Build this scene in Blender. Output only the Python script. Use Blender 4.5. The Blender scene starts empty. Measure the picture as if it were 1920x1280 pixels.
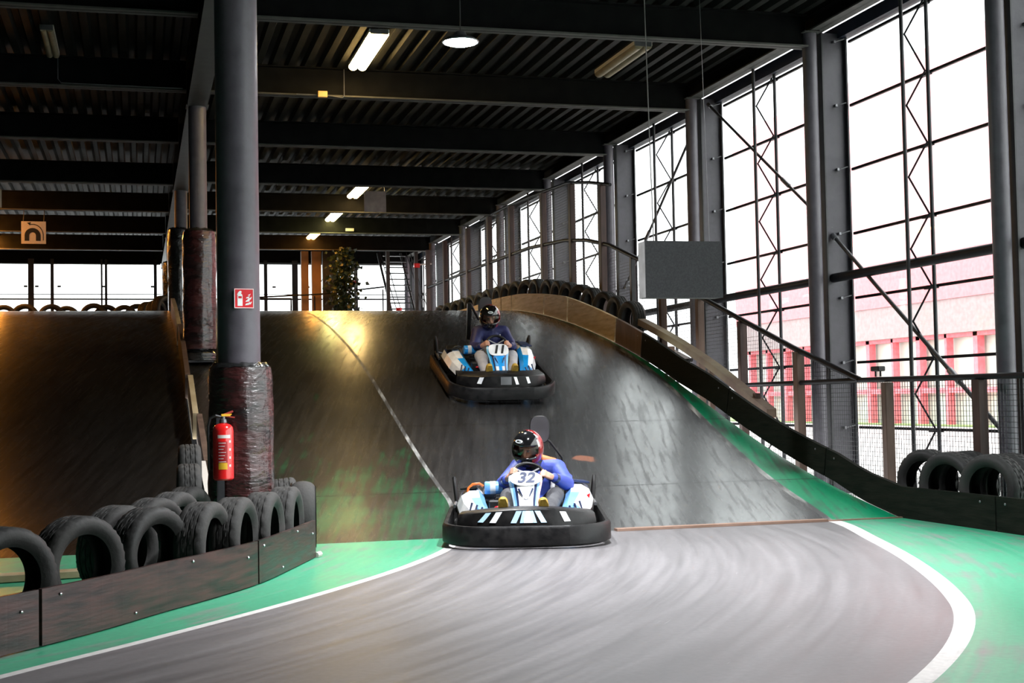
import bpy, bmesh, math, random
from mathutils import Vector, Matrix, Euler
random.seed(7)
S = bpy.context.scene
COL = S.collection
PI = math.pi
R = math.radians

# ------------------------------------------------------------------ camera, sky, exposure
# world axes: X across the hall (right), Y down the hall, Z up, metres
cam = bpy.data.cameras.new('camera')
cam.sensor_width = 36.0
cam.lens = 36.0 * 2590.26 / 1920.0
cam.clip_end = 400
cam_ob = bpy.data.objects.new('camera', cam)
COL.objects.link(cam_ob)
yaw, pitch, roll = .264702, .0421513, .0187186
fw = Vector((math.sin(yaw) * math.cos(pitch), math.cos(yaw) * math.cos(pitch), math.sin(pitch)))
rt = Vector((math.cos(yaw), -math.sin(yaw), 0))
dn = fw.cross(rt)
r2 = rt * math.cos(roll) + dn * math.sin(roll)
d2 = dn * math.cos(roll) - rt * math.sin(roll)
cm = Matrix.Identity(4)
for i_ in range(3):
    cm[i_][0], cm[i_][1], cm[i_][2] = r2[i_], -d2[i_], -fw[i_]
cm[2][3] = 1.2
cam_ob.matrix_world = cm
S.camera = cam_ob

S.view_settings.view_transform = 'Standard'
S.view_settings.look = 'None'
S.view_settings.gamma = 1.0
S.view_settings.use_curve_mapping = False
S.view_settings.exposure = 2.3

W = bpy.data.worlds.new('overcast_sky')
S.world = W
W.use_nodes = True
W.node_tree.nodes['Background'].inputs[0].default_value = (.96, .98, 1, 1)
W.node_tree.nodes['Background'].inputs[1].default_value = 1.0
S.cycles.max_bounces = 8
S.cycles.transparent_max_bounces = 24

# ------------------------------------------------------------------ materials
MATS = {}
def nodes_of(name):
    m = bpy.data.materials.new(name)
    m.use_nodes = True
    nt = m.node_tree
    return m, nt, nt.nodes['Principled BSDF']

def mat(name, c1, c2=None, rough=.5, rough2=None, scale=6., stretch=(1, 1, 1), metal=0., bump=0., bscale=None,
        detail=6., lo=.35, hi=.65, emit=None, estr=0., coat=0., spec=.5):
    if name in MATS:
        return MATS[name]
    m, nt, b = nodes_of(name)
    b.inputs['Metallic'].default_value = metal
    b.inputs['Roughness'].default_value = rough
    b.inputs['Coat Weight'].default_value = coat
    b.inputs['Specular IOR Level'].default_value = spec
    b.inputs['Base Color'].default_value = (*c1, 1)
    if emit:
        b.inputs['Emission Color'].default_value = (*emit, 1)
        b.inputs['Emission Strength'].default_value = estr
    c2 = c2 or tuple(min(1, v * 1.35 + .004) for v in c1)
    tc = nt.nodes.new('ShaderNodeTexCoord')
    mp = nt.nodes.new('ShaderNodeMapping')
    mp.inputs['Scale'].default_value = stretch
    nt.links.new(tc.outputs['Object'], mp.inputs[0])
    nz = nt.nodes.new('ShaderNodeTexNoise')
    nz.inputs['Scale'].default_value = scale
    nz.inputs['Detail'].default_value = detail
    nt.links.new(mp.outputs[0], nz.inputs['Vector'])
    rp = nt.nodes.new('ShaderNodeMapRange')
    rp.inputs[1].default_value = lo
    rp.inputs[2].default_value = hi
    nt.links.new(nz.outputs['Fac'], rp.inputs[0])
    mx = nt.nodes.new('ShaderNodeMix')
    mx.data_type = 'RGBA'
    mx.inputs[6].default_value = (*c1, 1)
    mx.inputs[7].default_value = (*c2, 1)
    nt.links.new(rp.outputs[0], mx.inputs[0])
    nt.links.new(mx.outputs[2], b.inputs['Base Color'])
    if rough2 is not None:
        mr = nt.nodes.new('ShaderNodeMapRange')
        mr.inputs[3].default_value = rough
        mr.inputs[4].default_value = rough2
        nt.links.new(rp.outputs[0], mr.inputs[0])
        nt.links.new(mr.outputs[0], b.inputs['Roughness'])
    if bump:
        n2 = nt.nodes.new('ShaderNodeTexNoise')
        n2.inputs['Scale'].default_value = bscale or scale * 3
        n2.inputs['Detail'].default_value = 5
        nt.links.new(mp.outputs[0], n2.inputs['Vector'])
        bp = nt.nodes.new('ShaderNodeBump')
        bp.inputs['Strength'].default_value = bump
        bp.inputs['Distance'].default_value = .02
        nt.links.new(n2.outputs['Fac'], bp.inputs['Height'])
        nt.links.new(bp.outputs[0], b.inputs['Normal'])
    MATS[name] = m
    return m

def track_mat(name, base, paint=None, wear=.5, fade=None, arcs=False, rough=.42, bump=.25, seams=False, spec=.5, spot=None, coat=0.):
    """Track surface: base coat, worn paint over it, scuffs and tyre streaks along the driving direction."""
    m, nt, b = nodes_of(name)
    N, L = nt.nodes, nt.links
    def math_(op, a, bb=None, c=None):
        n = N.new('ShaderNodeMath'); n.operation = op
        for i, v in enumerate((a, bb, c)):
            if v is None: continue
            if isinstance(v, (int, float)): n.inputs[i].default_value = v
            else: L.new(v, n.inputs[i])
        return n.outputs[0]
    def noise(vec, sc, det=6):
        n = N.new('ShaderNodeTexNoise'); n.inputs['Scale'].default_value = sc; n.inputs['Detail'].default_value = det
        L.new(vec, n.inputs['Vector']); return n.outputs['Fac']
    def rng(v, a, bb, c=0., d=1.):
        n = N.new('ShaderNodeMapRange'); n.inputs[1].default_value = a; n.inputs[2].default_value = bb
        n.inputs[3].default_value = c; n.inputs[4].default_value = d; L.new(v, n.inputs[0]); return n.outputs[0]
    def mix(f, c1, c2):
        n = N.new('ShaderNodeMix'); n.data_type = 'RGBA'
        if isinstance(f, float): n.inputs[0].default_value = f
        else: L.new(f, n.inputs[0])
        for i, c in ((6, c1), (7, c2)):
            if isinstance(c, tuple): n.inputs[i].default_value = (*c, 1)
            else: L.new(c, n.inputs[i])
        return n.outputs[2]
    tc = N.new('ShaderNodeTexCoord').outputs['Object']
    sp = N.new('ShaderNodeSeparateXYZ'); L.new(tc, sp.inputs[0])
    cb = N.new('ShaderNodeCombineXYZ')
    if arcs:       # scuffs follow the bend, whose centre lies at (-7.2, 14.2)
        dx = math_('ADD', sp.outputs[0], 7.2); dy = math_('SUBTRACT', sp.outputs[1], 14.2)
        rad = math_('SQRT', math_('ADD', math_('MULTIPLY', dx, dx), math_('MULTIPLY', dy, dy)))
        ang = math_('ARCTAN2', dy, dx)
        L.new(math_('MULTIPLY', rad, 7.), cb.inputs[0]); L.new(math_('MULTIPLY', ang, 4.), cb.inputs[1])
    else:
        sk = math_('MULTIPLY_ADD', sp.outputs[1], -.26, sp.outputs[0])
        L.new(math_('MULTIPLY', sk, 9.), cb.inputs[0]); L.new(math_('MULTIPLY', sp.outputs[1], .6), cb.inputs[1])
    st = noise(cb.outputs[0], 1.6, 8)
    big = noise(tc, .55, 4)
    fine = noise(tc, 26., 6)
    dark = tuple(v * .72 for v in base); light = tuple(min(1, v * 1.3 + .004) for v in base)
    c = mix(rng(st, .32, .7), dark, light)
    c = mix(rng(big, .3, .7, 0., .55), c, tuple(v * .8 for v in base))
    c = mix(rng(fine, .25, .75, 0., .35), c, tuple(v * .4 for v in base))
    if paint:
        w = math_('ADD', math_('MULTIPLY', st, .6), math_('MULTIPLY', noise(tc, 1.7, 8), .6))
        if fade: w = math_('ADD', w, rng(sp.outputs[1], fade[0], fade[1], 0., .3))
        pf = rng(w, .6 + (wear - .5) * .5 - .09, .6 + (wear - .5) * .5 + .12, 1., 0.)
        pc = mix(rng(fine, .3, .7, 0., .5), paint, tuple(v * .62 for v in paint))
        c = mix(pf, c, pc)
    if spot:       # bare patch where the paint has come off
        d = N.new('ShaderNodeVectorMath'); d.operation = 'DISTANCE'; L.new(tc, d.inputs[0]); d.inputs[1].default_value = spot
        dd = math_('ADD', d.outputs['Value'], math_('MULTIPLY', noise(tc, 9., 4), .22))
        c = mix(rng(dd, .2, .23, 1., 0.), c, (.24, .09, .05))
    if seams:      # joints between the ramp's boards
        sm = None
        for y in (13.52, 15.9, 18.3, 20.7, 23.1):
            a = math_('ABSOLUTE', math_('SUBTRACT', sp.outputs[1], y))
            f = rng(a, .006, .014, 1., 0.)
            sm = f if sm is None else math_('MAXIMUM', sm, f)
        c = mix(sm, c, (.004, .004, .004))
    # fine scratches
    sc = noise(cb.outputs[0], 9., 3)
    c = mix(rng(sc, .72, .78, 0., .35), c, tuple(min(.5, v * 4 + .05) for v in base))
    L.new(c, b.inputs['Base Color'])
    L.new(rng(math_('ADD', math_('MULTIPLY', st, .5), math_('MULTIPLY', big, .5)), .35, .65, rough - .05, rough + .09), b.inputs['Roughness'])
    b.inputs['Specular IOR Level'].default_value = spec
    if coat:
        scr = noise(cb.outputs[0], 1.9, 10); grit = noise(tc, 34., 4)
        cw = math_('MULTIPLY', rng(scr, .36, .47, .5, 1.), rng(grit, .34, .52, .55, 1.))
        L.new(rng(scr, .4, .62, .29, .23), b.inputs['Coat Roughness'])
        if seams: cw = math_('MULTIPLY', cw, math_('SUBTRACT', 1., sm))
        L.new(math_('MULTIPLY', cw, coat), b.inputs['Coat Weight'])
    b.inputs['Coat Roughness'].default_value = .23; b.inputs['Coat IOR'].default_value = 1.8
    bp = N.new('ShaderNodeBump'); bp.inputs['Strength'].default_value = bump; bp.inputs['Distance'].default_value = .012
    L.new(math_('ADD', math_('MULTIPLY', sc, .7), math_('MULTIPLY', fine, .6)), bp.inputs['Height'])
    L.new(bp.outputs[0], b.inputs['Normal'])
    MATS[name] = m
    return m

def glass_mat():
    m, nt, b = nodes_of('window_glass')
    N, L = nt.nodes, nt.links
    tr = N.new('ShaderNodeBsdfTransparent'); tr.inputs[0].default_value = (.93, .95, .94, 1)
    gl = N.new('ShaderNodeBsdfGlossy'); gl.inputs['Roughness'].default_value = .02
    lw = N.new('ShaderNodeLayerWeight'); pw = N.new('ShaderNodeMath'); pw.operation = 'POWER'; pw.inputs[1].default_value = 5
    L.new(lw.outputs['Facing'], pw.inputs[0])
    ma = N.new('ShaderNodeMath'); ma.operation = 'MULTIPLY_ADD'; ma.inputs[1].default_value = .8; ma.inputs[2].default_value = .03
    L.new(pw.outputs[0], ma.inputs[0])
    mx = N.new('ShaderNodeMixShader')
    L.new(ma.outputs[0], mx.inputs[0]); L.new(tr.outputs[0], mx.inputs[1]); L.new(gl.outputs[0], mx.inputs[2])
    L.new(mx.outputs[0], N['Material Output'].inputs['Surface'])
    N.remove(b)
    MATS['glass'] = m
    return m

GLASS = glass_mat()
STEEL = mat('painted_steel', (.042, .037, .047), (.062, .056, .069), rough=.42, rough2=.55, scale=9, bump=.05)
STEELD = mat('dark_steel', (.018, .018, .021), (.03, .03, .034), rough=.5, scale=8)
BEAM = mat('roof_beam_paint', (.004, .004, .0045), (.007, .007, .007), rough=.7, scale=5, spec=.06)
FLANGE = mat('dusty_flange', (.04, .04, .037), (.06, .06, .055), rough=.75, scale=7)
DECK = mat('corrugated_steel', (.010, .011, .010), (.017, .018, .016), rough=.6, spec=.15, scale=4)
RUBBER = mat('tyre_rubber', (.008, .008, .0075), (.02, .019, .017), rough=.62, rough2=.8, scale=5, bump=.15, bscale=40)
RUBBERG = mat('dusty_tyre_rubber', (.02, .019, .018), (.045, .043, .04), rough=.7, rough2=.85, scale=6, bump=.15, bscale=40)
BPLASTIC = mat('black_plastic', (.005, .005, .0055), (.012, .011, .011), rough=.33, rough2=.5, scale=12, bump=.06, spec=.3)
COLLIT = mat('lit_column_paint', (.075, .066, .08), (.10, .09, .108), rough=.42, rough2=.55, scale=9, bump=.05)  # steel paint lightened: window light on the round columns is in this colour
BPLATE = mat('black_scuffed_board', (.01, .006, .0055), (.055, .02, .017), rough=.3, rough2=.48, scale=3.5, stretch=(1, 1, 8), bump=.08, bscale=9)
BBOARD = mat('dark_barrier_board', (.004, .006, .004), (.010, .011, .008), rough=.75, rough2=.85, scale=3, stretch=(1, 1, 6), bump=.2, spec=.08)
PLY = mat('bare_plywood', (.4, .29, .15), (.58, .45, .27), rough=.7, scale=2.2, stretch=(2, 1, 9), bump=.1)
TIMBER = mat('brown_timber', (.06, .032, .022), (.11, .065, .045), rough=.65, scale=3, stretch=(3, 3, .6), bump=.15)
TIMBERL = mat('pale_timber', (.32, .24, .13), (.45, .36, .22), rough=.7, scale=3, stretch=(2, .5, 2), bump=.1)
POSTW = mat('red_brown_post', (.035, .016, .013), (.06, .027, .02), rough=.6, scale=4, stretch=(3, 3, .6), bump=.1)
WIRE = mat('wire', (.012, .012, .014), rough=.5)
RAILM = mat('rail_paint', (.007, .007, .009), (.012, .012, .015), rough=.5, spec=.15)
FILM = mat('wrapped_film', (.012, .008, .008), (.075, .02, .02), rough=.14, rough2=.3, scale=3, stretch=(1, 1, 2.6), bump=.9, bscale=13, coat=.5)
FILMD = mat('black_film', (.008, .009, .008), (.02, .02, .02), rough=.14, rough2=.3, scale=3, bump=1.0, bscale=12, coat=.4)
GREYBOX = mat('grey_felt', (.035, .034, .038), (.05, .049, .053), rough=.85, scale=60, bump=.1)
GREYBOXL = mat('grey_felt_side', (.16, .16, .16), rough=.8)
RED = mat('extinguisher_red', (.75, .012, .012), (.85, .02, .02), rough=.22, coat=.5)
SIGNRED = mat('sign_red', (.6, .012, .02), rough=.35)
WHITE = mat('white_paint', (.78, .78, .78), rough=.45)
OFFW = mat('off_white_panel', (.55, .5, .45), (.6, .56, .5), rough=.7, scale=40)
YELLOW = mat('yellow_label', (.75, .42, .02), rough=.5)
BLACK = mat('black_paint', (.006, .006, .006), rough=.5)
CHROME = mat('bright_metal', (.5, .5, .52), (.62, .62, .64), rough=.22, metal=1.)
GREYM = mat('grey_metal', (.16, .16, .17), rough=.4, metal=.7)
KWHITE = mat('kart_white', (.74, .76, .8), rough=.25, coat=.4)
KBLUE = mat('kart_light_blue', (.18, .42, .82), rough=.28, coat=.4)
KBLUE2 = mat('kart_bright_blue', (.01, .28, .7), rough=.28, coat=.4)
KNAVY = mat('kart_navy', (.012, .022, .07), rough=.3)
KPINK = mat('kart_pale_pink', (.62, .36, .36), rough=.3)
ORANGE = mat('orange_hose', (.8, .15, .02), rough=.4)
SKIN = mat('skin', (.5, .25, .17), (.56, .3, .21), rough=.5, scale=14)
JACKET = mat('blue_jacket', (.035, .06, .34), (.06, .1, .48), rough=.6, scale=9, bump=.25, bscale=14)
JACKETN = mat('navy_jacket', (.012, .014, .075), (.022, .028, .14), rough=.6, scale=9, bump=.25, bscale=14)
COLLAR = mat('orange_collar', (.6, .16, .05), rough=.6)
TROUS = mat('charcoal_trousers', (.05, .05, .058), (.08, .08, .088), rough=.8, scale=12, bump=.2)
TROUSG = mat('grey_trousers', (.36, .35, .37), (.46, .45, .47), rough=.85, scale=12, bump=.2)
SHOE = mat('mustard_shoe', (.42, .26, .03), (.5, .33, .05), rough=.6)
HELM = mat('helmet_black', (.006, .006, .007), rough=.1, coat=.8)
HELMR = mat('helmet_red', (.22, .012, .014), rough=.14, coat=.8)
HELMS = mat('helmet_silver', (.5, .48, .48), rough=.2, coat=.6)
LAMP = mat('warm_tube', (.9, .8, .6), emit=(1, .66, .25), estr=10.)
LAMPO = mat('orange_tube', (.9, .6, .3), emit=(1, .42, .08), estr=10.)
LAMPOFF = mat('lamp_diffuser_off', (.24, .2, .13), rough=.5)
LAMPW = mat('white_lamp', (.95, .95, .95), emit=(.92, .97, 1), estr=34.)
LEAF = mat('ivy_leaf', (.015, .03, .012), (.03, .055, .02), rough=.5)
BUILDR = mat('red_cladding', (.86, .33, .34), (.88, .40, .41), rough=.7, scale=.3)
BUILDF = mat('red_frame', (.8, .17, .2), rough=.6)
BUILDG = mat('grey_band', (.33, .25, .25), (.38, .30, .30), rough=.8)
BUILDW = mat('far_glazing', (.5, .56, .5), (.66, .7, .62), rough=.25, scale=.4)
PAVE = mat('pale_paving', (.62, .6, .58), (.7, .68, .66), rough=.85, scale=2)
GRASS = mat('grass', (.26, .4, .13), (.36, .48, .2), rough=.9, scale=20)
INSIDE = mat('dark_wall', (.03, .03, .032), rough=.8)

ASPH = track_mat('asphalt', (.17, .16, .166), arcs=True, rough=.42, bump=.05)
FGREEN = track_mat('green_floor_paint', (.2, .21, .2), (.05, .38, .21), wear=.7, arcs=True, rough=.36, bump=.05)
FWHITE = track_mat('white_line_paint', (.2, .19, .2), (.72, .7, .68), wear=.8, arcs=True, rough=.5, bump=.15)
RAMPM = track_mat('ramp_boards', (.014, .014, .015), rough=.36, bump=.05, spec=.5, coat=1., seams=True, spot=(4.75, 14.55, .53))
RGREEN = track_mat('ramp_green_paint', (.05, .055, .052), (.0, .27, .12), wear=.62, rough=.34, bump=.03, spec=.7, seams=True)
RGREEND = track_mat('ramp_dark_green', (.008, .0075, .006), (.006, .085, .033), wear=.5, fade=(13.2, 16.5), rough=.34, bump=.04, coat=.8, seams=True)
RWHITE = track_mat('ramp_line', (.05, .05, .05), (.5, .5, .48), wear=.33, rough=.4, bump=.05, seams=True)
RLEFT = track_mat('side_ramp_boards', (.005, .0045, .004), rough=.34, bump=.07, seams=True, coat=.8)

# ------------------------------------------------------------------ mesh helpers
class MB:
    def __init__(s):
        s.v = []; s.f = []; s.m = []
    def add(s, vs, fs, mi=0):
        o = len(s.v)
        s.v += [tuple(p) for p in vs]
        for k, f in enumerate(fs):
            s.f.append([i + o for i in f])
            s.m.append(mi[k] if isinstance(mi, list) else mi)
    def box(s, c, d, mi=0, rot=None, bev=0.):
        x, y, z = d[0] / 2, d[1] / 2, d[2] / 2
        if bev > 0:
            b = min(bev, x * .9, y * .9, z * .9)
            vs = []
            for sx in (-1, 1):
                for sy in (-1, 1):
                    for sz in (-1, 1):
                        vs += [(sx * (x - b), sy * (y - b), sz * z), (sx * (x - b), sy * y, sz * (z - b)), (sx * x, sy * (y - b), sz * (z - b))]
            bm = bmesh.new()
            for p in vs: bm.verts.new(p)
            bmesh.ops.convex_hull(bm, input=bm.verts)
            bm.verts.ensure_lookup_table(); bm.verts.index_update()
            vs = [v.co.copy() for v in bm.verts]; fs = [[v.index for v in f.verts] for f in bm.faces]
            bm.free()
        else:
            vs = [Vector((sx * x, sy * y, sz * z)) for sx in (-1, 1) for sy in (-1, 1) for sz in (-1, 1)]
            fs = [(0, 1, 3, 2), (4, 6, 7, 5), (0, 4, 5, 1), (2, 3, 7, 6), (0, 2, 6, 4), (1, 5, 7, 3)]
        M_ = Euler(rot).to_matrix() if rot else Matrix.Identity(3)
        s.add([M_ @ Vector(p) + Vector(c) for p in vs], fs, mi)
        return s
    def tube(s, pts, r, n=8, mi=0, closed=False, cap=True):
        pts = [Vector(p) for p in pts]; k = len(pts)
        rs = r if isinstance(r, (list, tuple)) else [r] * k
        up = None; vs = []
        for i in range(k):
            a = pts[(i - 1) % k] if (i > 0 or closed) else pts[i]
            b = pts[(i + 1) % k] if (i < k - 1 or closed) else pts[i]
            t = (b - a).normalized()
            if up is None:
                up = Vector((0, 0, 1)) if abs(t.z) < .9 else Vector((1, 0, 0))
            u = t.cross(up).normalized(); w = u.cross(t).normalized(); up = w
            for j in range(n):
                an = 2 * PI * j / n
                vs.append(pts[i] + (u * math.cos(an) + w * math.sin(an)) * rs[i])
        fs = []
        for i in range(k if closed else k - 1):
            i2 = (i + 1) % k
            for j in range(n):
                j2 = (j + 1) % n
                fs.append((i * n + j, i * n + j2, i2 * n + j2, i2 * n + j))
        if cap and not closed:
            fs.append(tuple(range(n))[::-1]); fs.append(tuple((k - 1) * n + j for j in range(n)))
        s.add(vs, fs, mi); return s
    def lathe(s, prof, n=24, mi=0, axis='Z', c=(0, 0, 0), closed=False):
        vs = []; fs = []; k = len(prof)
        for j in range(n):
            a = 2 * PI * j / n
            for (r, h) in prof:
                p = (r * math.cos(a), r * math.sin(a), h)
                if axis == 'Y': p = (p[0], p[2], p[1])
                elif axis == 'X': p = (p[2], p[0], p[1])
                vs.append(Vector(p) + Vector(c))
        for j in range(n):
            j2 = (j + 1) % n
            for i in range(k if closed else k - 1):
                i2 = (i + 1) % k
                fs.append((j * k + i, j2 * k + i, j2 * k + i2, j * k + i2))
        s.add(vs, fs, mi); return s
    def ell(s, c, r, n=16, m=10, mi=0, rot=None):
        vs = []; fs = []
        M_ = Euler(rot).to_matrix() if rot else Matrix.Identity(3)
        for i in range(m + 1):
            t = PI * i / m
            for j in range(n):
                a = 2 * PI * j / n
                vs.append(M_ @ Vector((r[0] * math.sin(t) * math.cos(a), r[1] * math.sin(t) * math.sin(a), r[2] * math.cos(t))) + Vector(c))
        for i in range(m):
            for j in range(n):
                j2 = (j + 1) % n
                fs.append((i * n + j, (i + 1) * n + j, (i + 1) * n + j2, i * n + j2))
        s.add(vs, fs, mi); return s
    def cap(s, p0, r0, p1, r1, n=14, mi=0):
        """closed tapered capsule"""
        p0, p1 = Vector(p0), Vector(p1); d = (p1 - p0); L = d.length or 1e-6; t = d / L
        pts = []; rs = []
        for k in range(5):
            a = PI / 2 * k / 4
            pts.append(p0 - t * r0 * math.cos(a) * .999); rs.append(max(r0 * math.sin(a), r0 * .05))
        for k in range(5):
            a = PI / 2 * k / 4
            pts.append(p1 + t * r1 * math.sin(a)); rs.append(max(r1 * math.cos(a), r1 * .05))
        s.tube(pts, rs, n, mi); return s
    def grid(s, rows, mi=0, close_u=False):
        o = []; k = len(rows[0]); fs = []; ms = []
        for r_ in rows: o += [Vector(p) for p in r_]
        n = len(rows)
        for i in range(n - 1):
            for j in range(k if close_u else k - 1):
                j2 = (j + 1) % k
                fs.append((i * k + j, i * k + j2, (i + 1) * k + j2, (i + 1) * k + j))
                ms.append(mi(i, j) if callable(mi) else mi)
        s.add(o, fs, ms); return s
    def prism(s, poly, d0, d1, plane='XZ', mi=0):
        """extrude a 2-D outline between two values of the third axis"""
        def P(a, b, h):
            return {'XZ': (a, h, b), 'XY': (a, b, h), 'YZ': (h, a, b)}[plane]
        n = len(poly)
        vs = [P(a, b, d0) for a, b in poly] + [P(a, b, d1) for a, b in poly]
        fs = [tuple(range(n)), tuple(range(2 * n - 1, n - 1, -1))] + [(i, i + n, (i + 1) % n + n, (i + 1) % n) for i in range(n)]
        s.add(vs, fs, mi); return s
    def mesh(s, name, mats, smooth=False, recalc=True):
        me = bpy.data.meshes.new(name)
        me.from_pydata(s.v, [], s.f)
        mats = mats if isinstance(mats, (list, tuple)) else [mats]
        for m in mats: me.materials.append(m)
        me.polygons.foreach_set('material_index', s.m)
        if recalc:
            bm = bmesh.new(); bm.from_mesh(me)
            bmesh.ops.recalc_face_normals(bm, faces=bm.faces)
            bm.to_mesh(me); bm.free()
        if smooth:
            me.polygons.foreach_set('use_smooth', [True] * len(me.polygons))
            if smooth != 'all':
                try: me.set_sharp_from_angle(angle=R(38))
                except Exception: pass
        me.update()
        return me
    def build(s, name, mats, parent=None, smooth=False, loc=None, recalc=True):
        o = bpy.data.objects.new(name, s.mesh(name, mats, smooth, recalc))
        COL.objects.link(o)
        if parent: o.parent = parent
        if loc: o.location = loc
        return o

def tag(o, label=None, cat=None, group=None, kind=None):
    if label: o['label'] = label
    if cat: o['category'] = cat
    if group: o['group'] = group
    if kind: o['kind'] = kind
    return o
def thing(name, label, cat, loc=(0, 0, 0), rot=(0, 0, 0), group=None):
    o = bpy.data.objects.new(name, None)
    COL.objects.link(o)
    o.location = loc; o.rotation_euler = rot; o.empty_display_size = .2
    return tag(o, label, cat, group)
def inst(name, me, parent=None, loc=(0, 0, 0), rot=(0, 0, 0), sc=None):
    o = bpy.data.objects.new(name, me); COL.objects.link(o)
    o.location = loc; o.rotation_euler = rot
    if sc: o.scale = sc if isinstance(sc, tuple) else (sc, sc, sc)
    if parent: o.parent = parent
    return o
def text_mesh(body, size, ext=.002, shear=0., bold=0.):
    cu = bpy.data.curves.new('t', 'FONT')
    cu.body = body; cu.size = size; cu.extrude = ext; cu.align_x = 'CENTER'; cu.align_y = 'CENTER'; cu.shear = shear; cu.offset = bold
    o = bpy.data.objects.new('t', cu); COL.objects.link(o)
    bpy.context.view_layer.update()
    me = bpy.data.meshes.new_from_object(o.evaluated_get(bpy.context.evaluated_depsgraph_get()))
    bpy.data.objects.remove(o); bpy.data.curves.remove(cu)
    return me
def fuse(mb, voxel, smooth=4):
    """melt overlapping closed shapes into one continuous skin"""
    o = bpy.data.objects.new('t', mb.mesh('t', [SKIN])); COL.objects.link(o)
    md = o.modifiers.new('r', 'REMESH'); md.mode = 'VOXEL'; md.voxel_size = voxel; md.use_smooth_shade = True
    ms = o.modifiers.new('s', 'SMOOTH'); ms.factor = .5; ms.iterations = smooth
    bpy.context.view_layer.update()
    me = bpy.data.meshes.new_from_object(o.evaluated_get(bpy.context.evaluated_depsgraph_get()))
    bpy.data.objects.remove(o)
    me.materials.clear()
    me.polygons.foreach_set('use_smooth', [True] * len(me.polygons))
    return me
ORD = ['first', 'second', 'third', 'fourth', 'fifth', 'sixth', 'seventh', 'eighth', 'ninth', 'tenth', 'eleventh', 'twelfth', 'thirteenth',
       'fourteenth', 'fifteenth', 'sixteenth', 'seventeenth', 'eighteenth', 'nineteenth', 'twentieth']

def interp(x, xs, ys):
    if x <= xs[0]: return ys[0]
    for i in range(len(xs) - 1):
        if x <= xs[i + 1]:
            t = (x - xs[i]) / (xs[i + 1] - xs[i])
            return ys[i] + (ys[i + 1] - ys[i]) * t
    return ys[-1]
def smooth_curve(xs, ys):
    """monotone cubic through the points"""
    n = len(xs); d = [(ys[i + 1] - ys[i]) / (xs[i + 1] - xs[i]) for i in range(n - 1)]
    m = [d[0]] + [0 if d[i - 1] * d[i] <= 0 else 2 * d[i - 1] * d[i] / (d[i - 1] + d[i]) for i in range(1, n - 1)] + [d[-1]]
    def f(x):
        if x <= xs[0]: return ys[0] + m[0] * (x - xs[0])
        if x >= xs[-1]: return ys[-1] + m[-1] * (x - xs[-1])
        for i in range(n - 1):
            if x <= xs[i + 1]:
                h = xs[i + 1] - xs[i]; t = (x - xs[i]) / h
                return ((2 * t**3 - 3 * t**2 + 1) * ys[i] + (t**3 - 2 * t**2 + t) * h * m[i] + (-2 * t**3 + 3 * t**2) * ys[i + 1] + (t**3 - t**2) * h * m[i + 1])
    return f

# ------------------------------------------------------------------ the place: grid and ramp profile
def A(i): return 15.11 + 3.734 * i            # frames of the hall along Y
_zf = smooth_curve([11.9, 12.4, 13.2, 14.2, 15.3, 16.8, 18.3, 19.8, 21.1, 22.5, 24.5, 26, 28, 60],
                   [0, .085, .23, .45, .74, 1.19, 1.63, 2.0, 2.27, 2.52, 2.80, 2.94, 3.0, 3.0])
def zr(y):
    return 0. if y <= 11.9 else (3.0 if y >= 28 else _zf(y))
def slope(y): return (zr(y + .05) - zr(y - .05)) / .1
def yrange(a, b, n): return [a + (b - a) * i / n for i in range(n + 1)]

XR, XL = 7.05, .62                             # edges of the main lane's ramp
linL = smooth_curve([3.0, 5.2, 6.7, 7.45, 8.87, 10.2, 11.167, 12.0, 13.37, 16, 23, 30], [-3.6, -1.75, -.613, .02, 1.107, 1.95, 2.42, 2.66, 2.9, 2.92, 2.9, 2.9])
linR = smooth_curve([3.0, 4.0, 5.148, 6.212, 6.995, 8.735, 10.3, 11.85, 12.64, 13.72, 15.18, 17.5, 19.1, 21, 30],
                    [.55, 1.75, 3.06, 3.957, 4.443, 5.219, 5.78, 6.27, 6.38, 6.49, 6.64, 6.84, 6.91, 6.98, 7.0])
def strips(ys, cols, mats, name, label=None):
    mb = MB()
    rows = []
    for y in ys: rows.append([(x, y, zr(y)) for x in cols(y)])
    nm = len(rows[0]) - 1
    mb.grid(rows, mi=lambda i, j: j)
    return tag(mb.build(name, mats, smooth='all'), kind='structure')
def xs_floor(y):
    a, b = linL(y), linR(y)
    return [-6.5, a, a + .085, b, b + .13, 9.4]
strips(yrange(3.0, 11.9, 70), xs_floor, [FGREEN, FWHITE, ASPH, FWHITE, FGREEN], 'floor')
f2 = MB(); f2.grid([[(-9, -6, 0), (9.4, -6, 0)], [(-9, 3.0, 0), (9.4, 3.0, 0)]])
f2.grid([[(-9, 3, 0), (-6.5, 3, 0)], [(-9, 11.9, 0), (-6.5, 11.9, 0)]])
tag(f2.build('floor_behind', ASPH), kind='structure')
f3 = MB(); f3.box((8.22, 26.5, -.05), (2.34, 29.2, .1))
tag(f3.build('floor_side', PAVE), kind='structure')
def xs_ramp(y):
    a, b = linL(y), min(linR(y), XR - .12)
    return [XL, a, a + .045, b, b + .07, XR]
ysR = yrange(11.9, 28, 150) + yrange(28.4, 41, 12)
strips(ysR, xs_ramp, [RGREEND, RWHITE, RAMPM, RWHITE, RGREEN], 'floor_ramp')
strips(ysR, lambda y: [-9, -4, .56], [RLEFT, RLEFT], 'floor_side_ramp')
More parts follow.
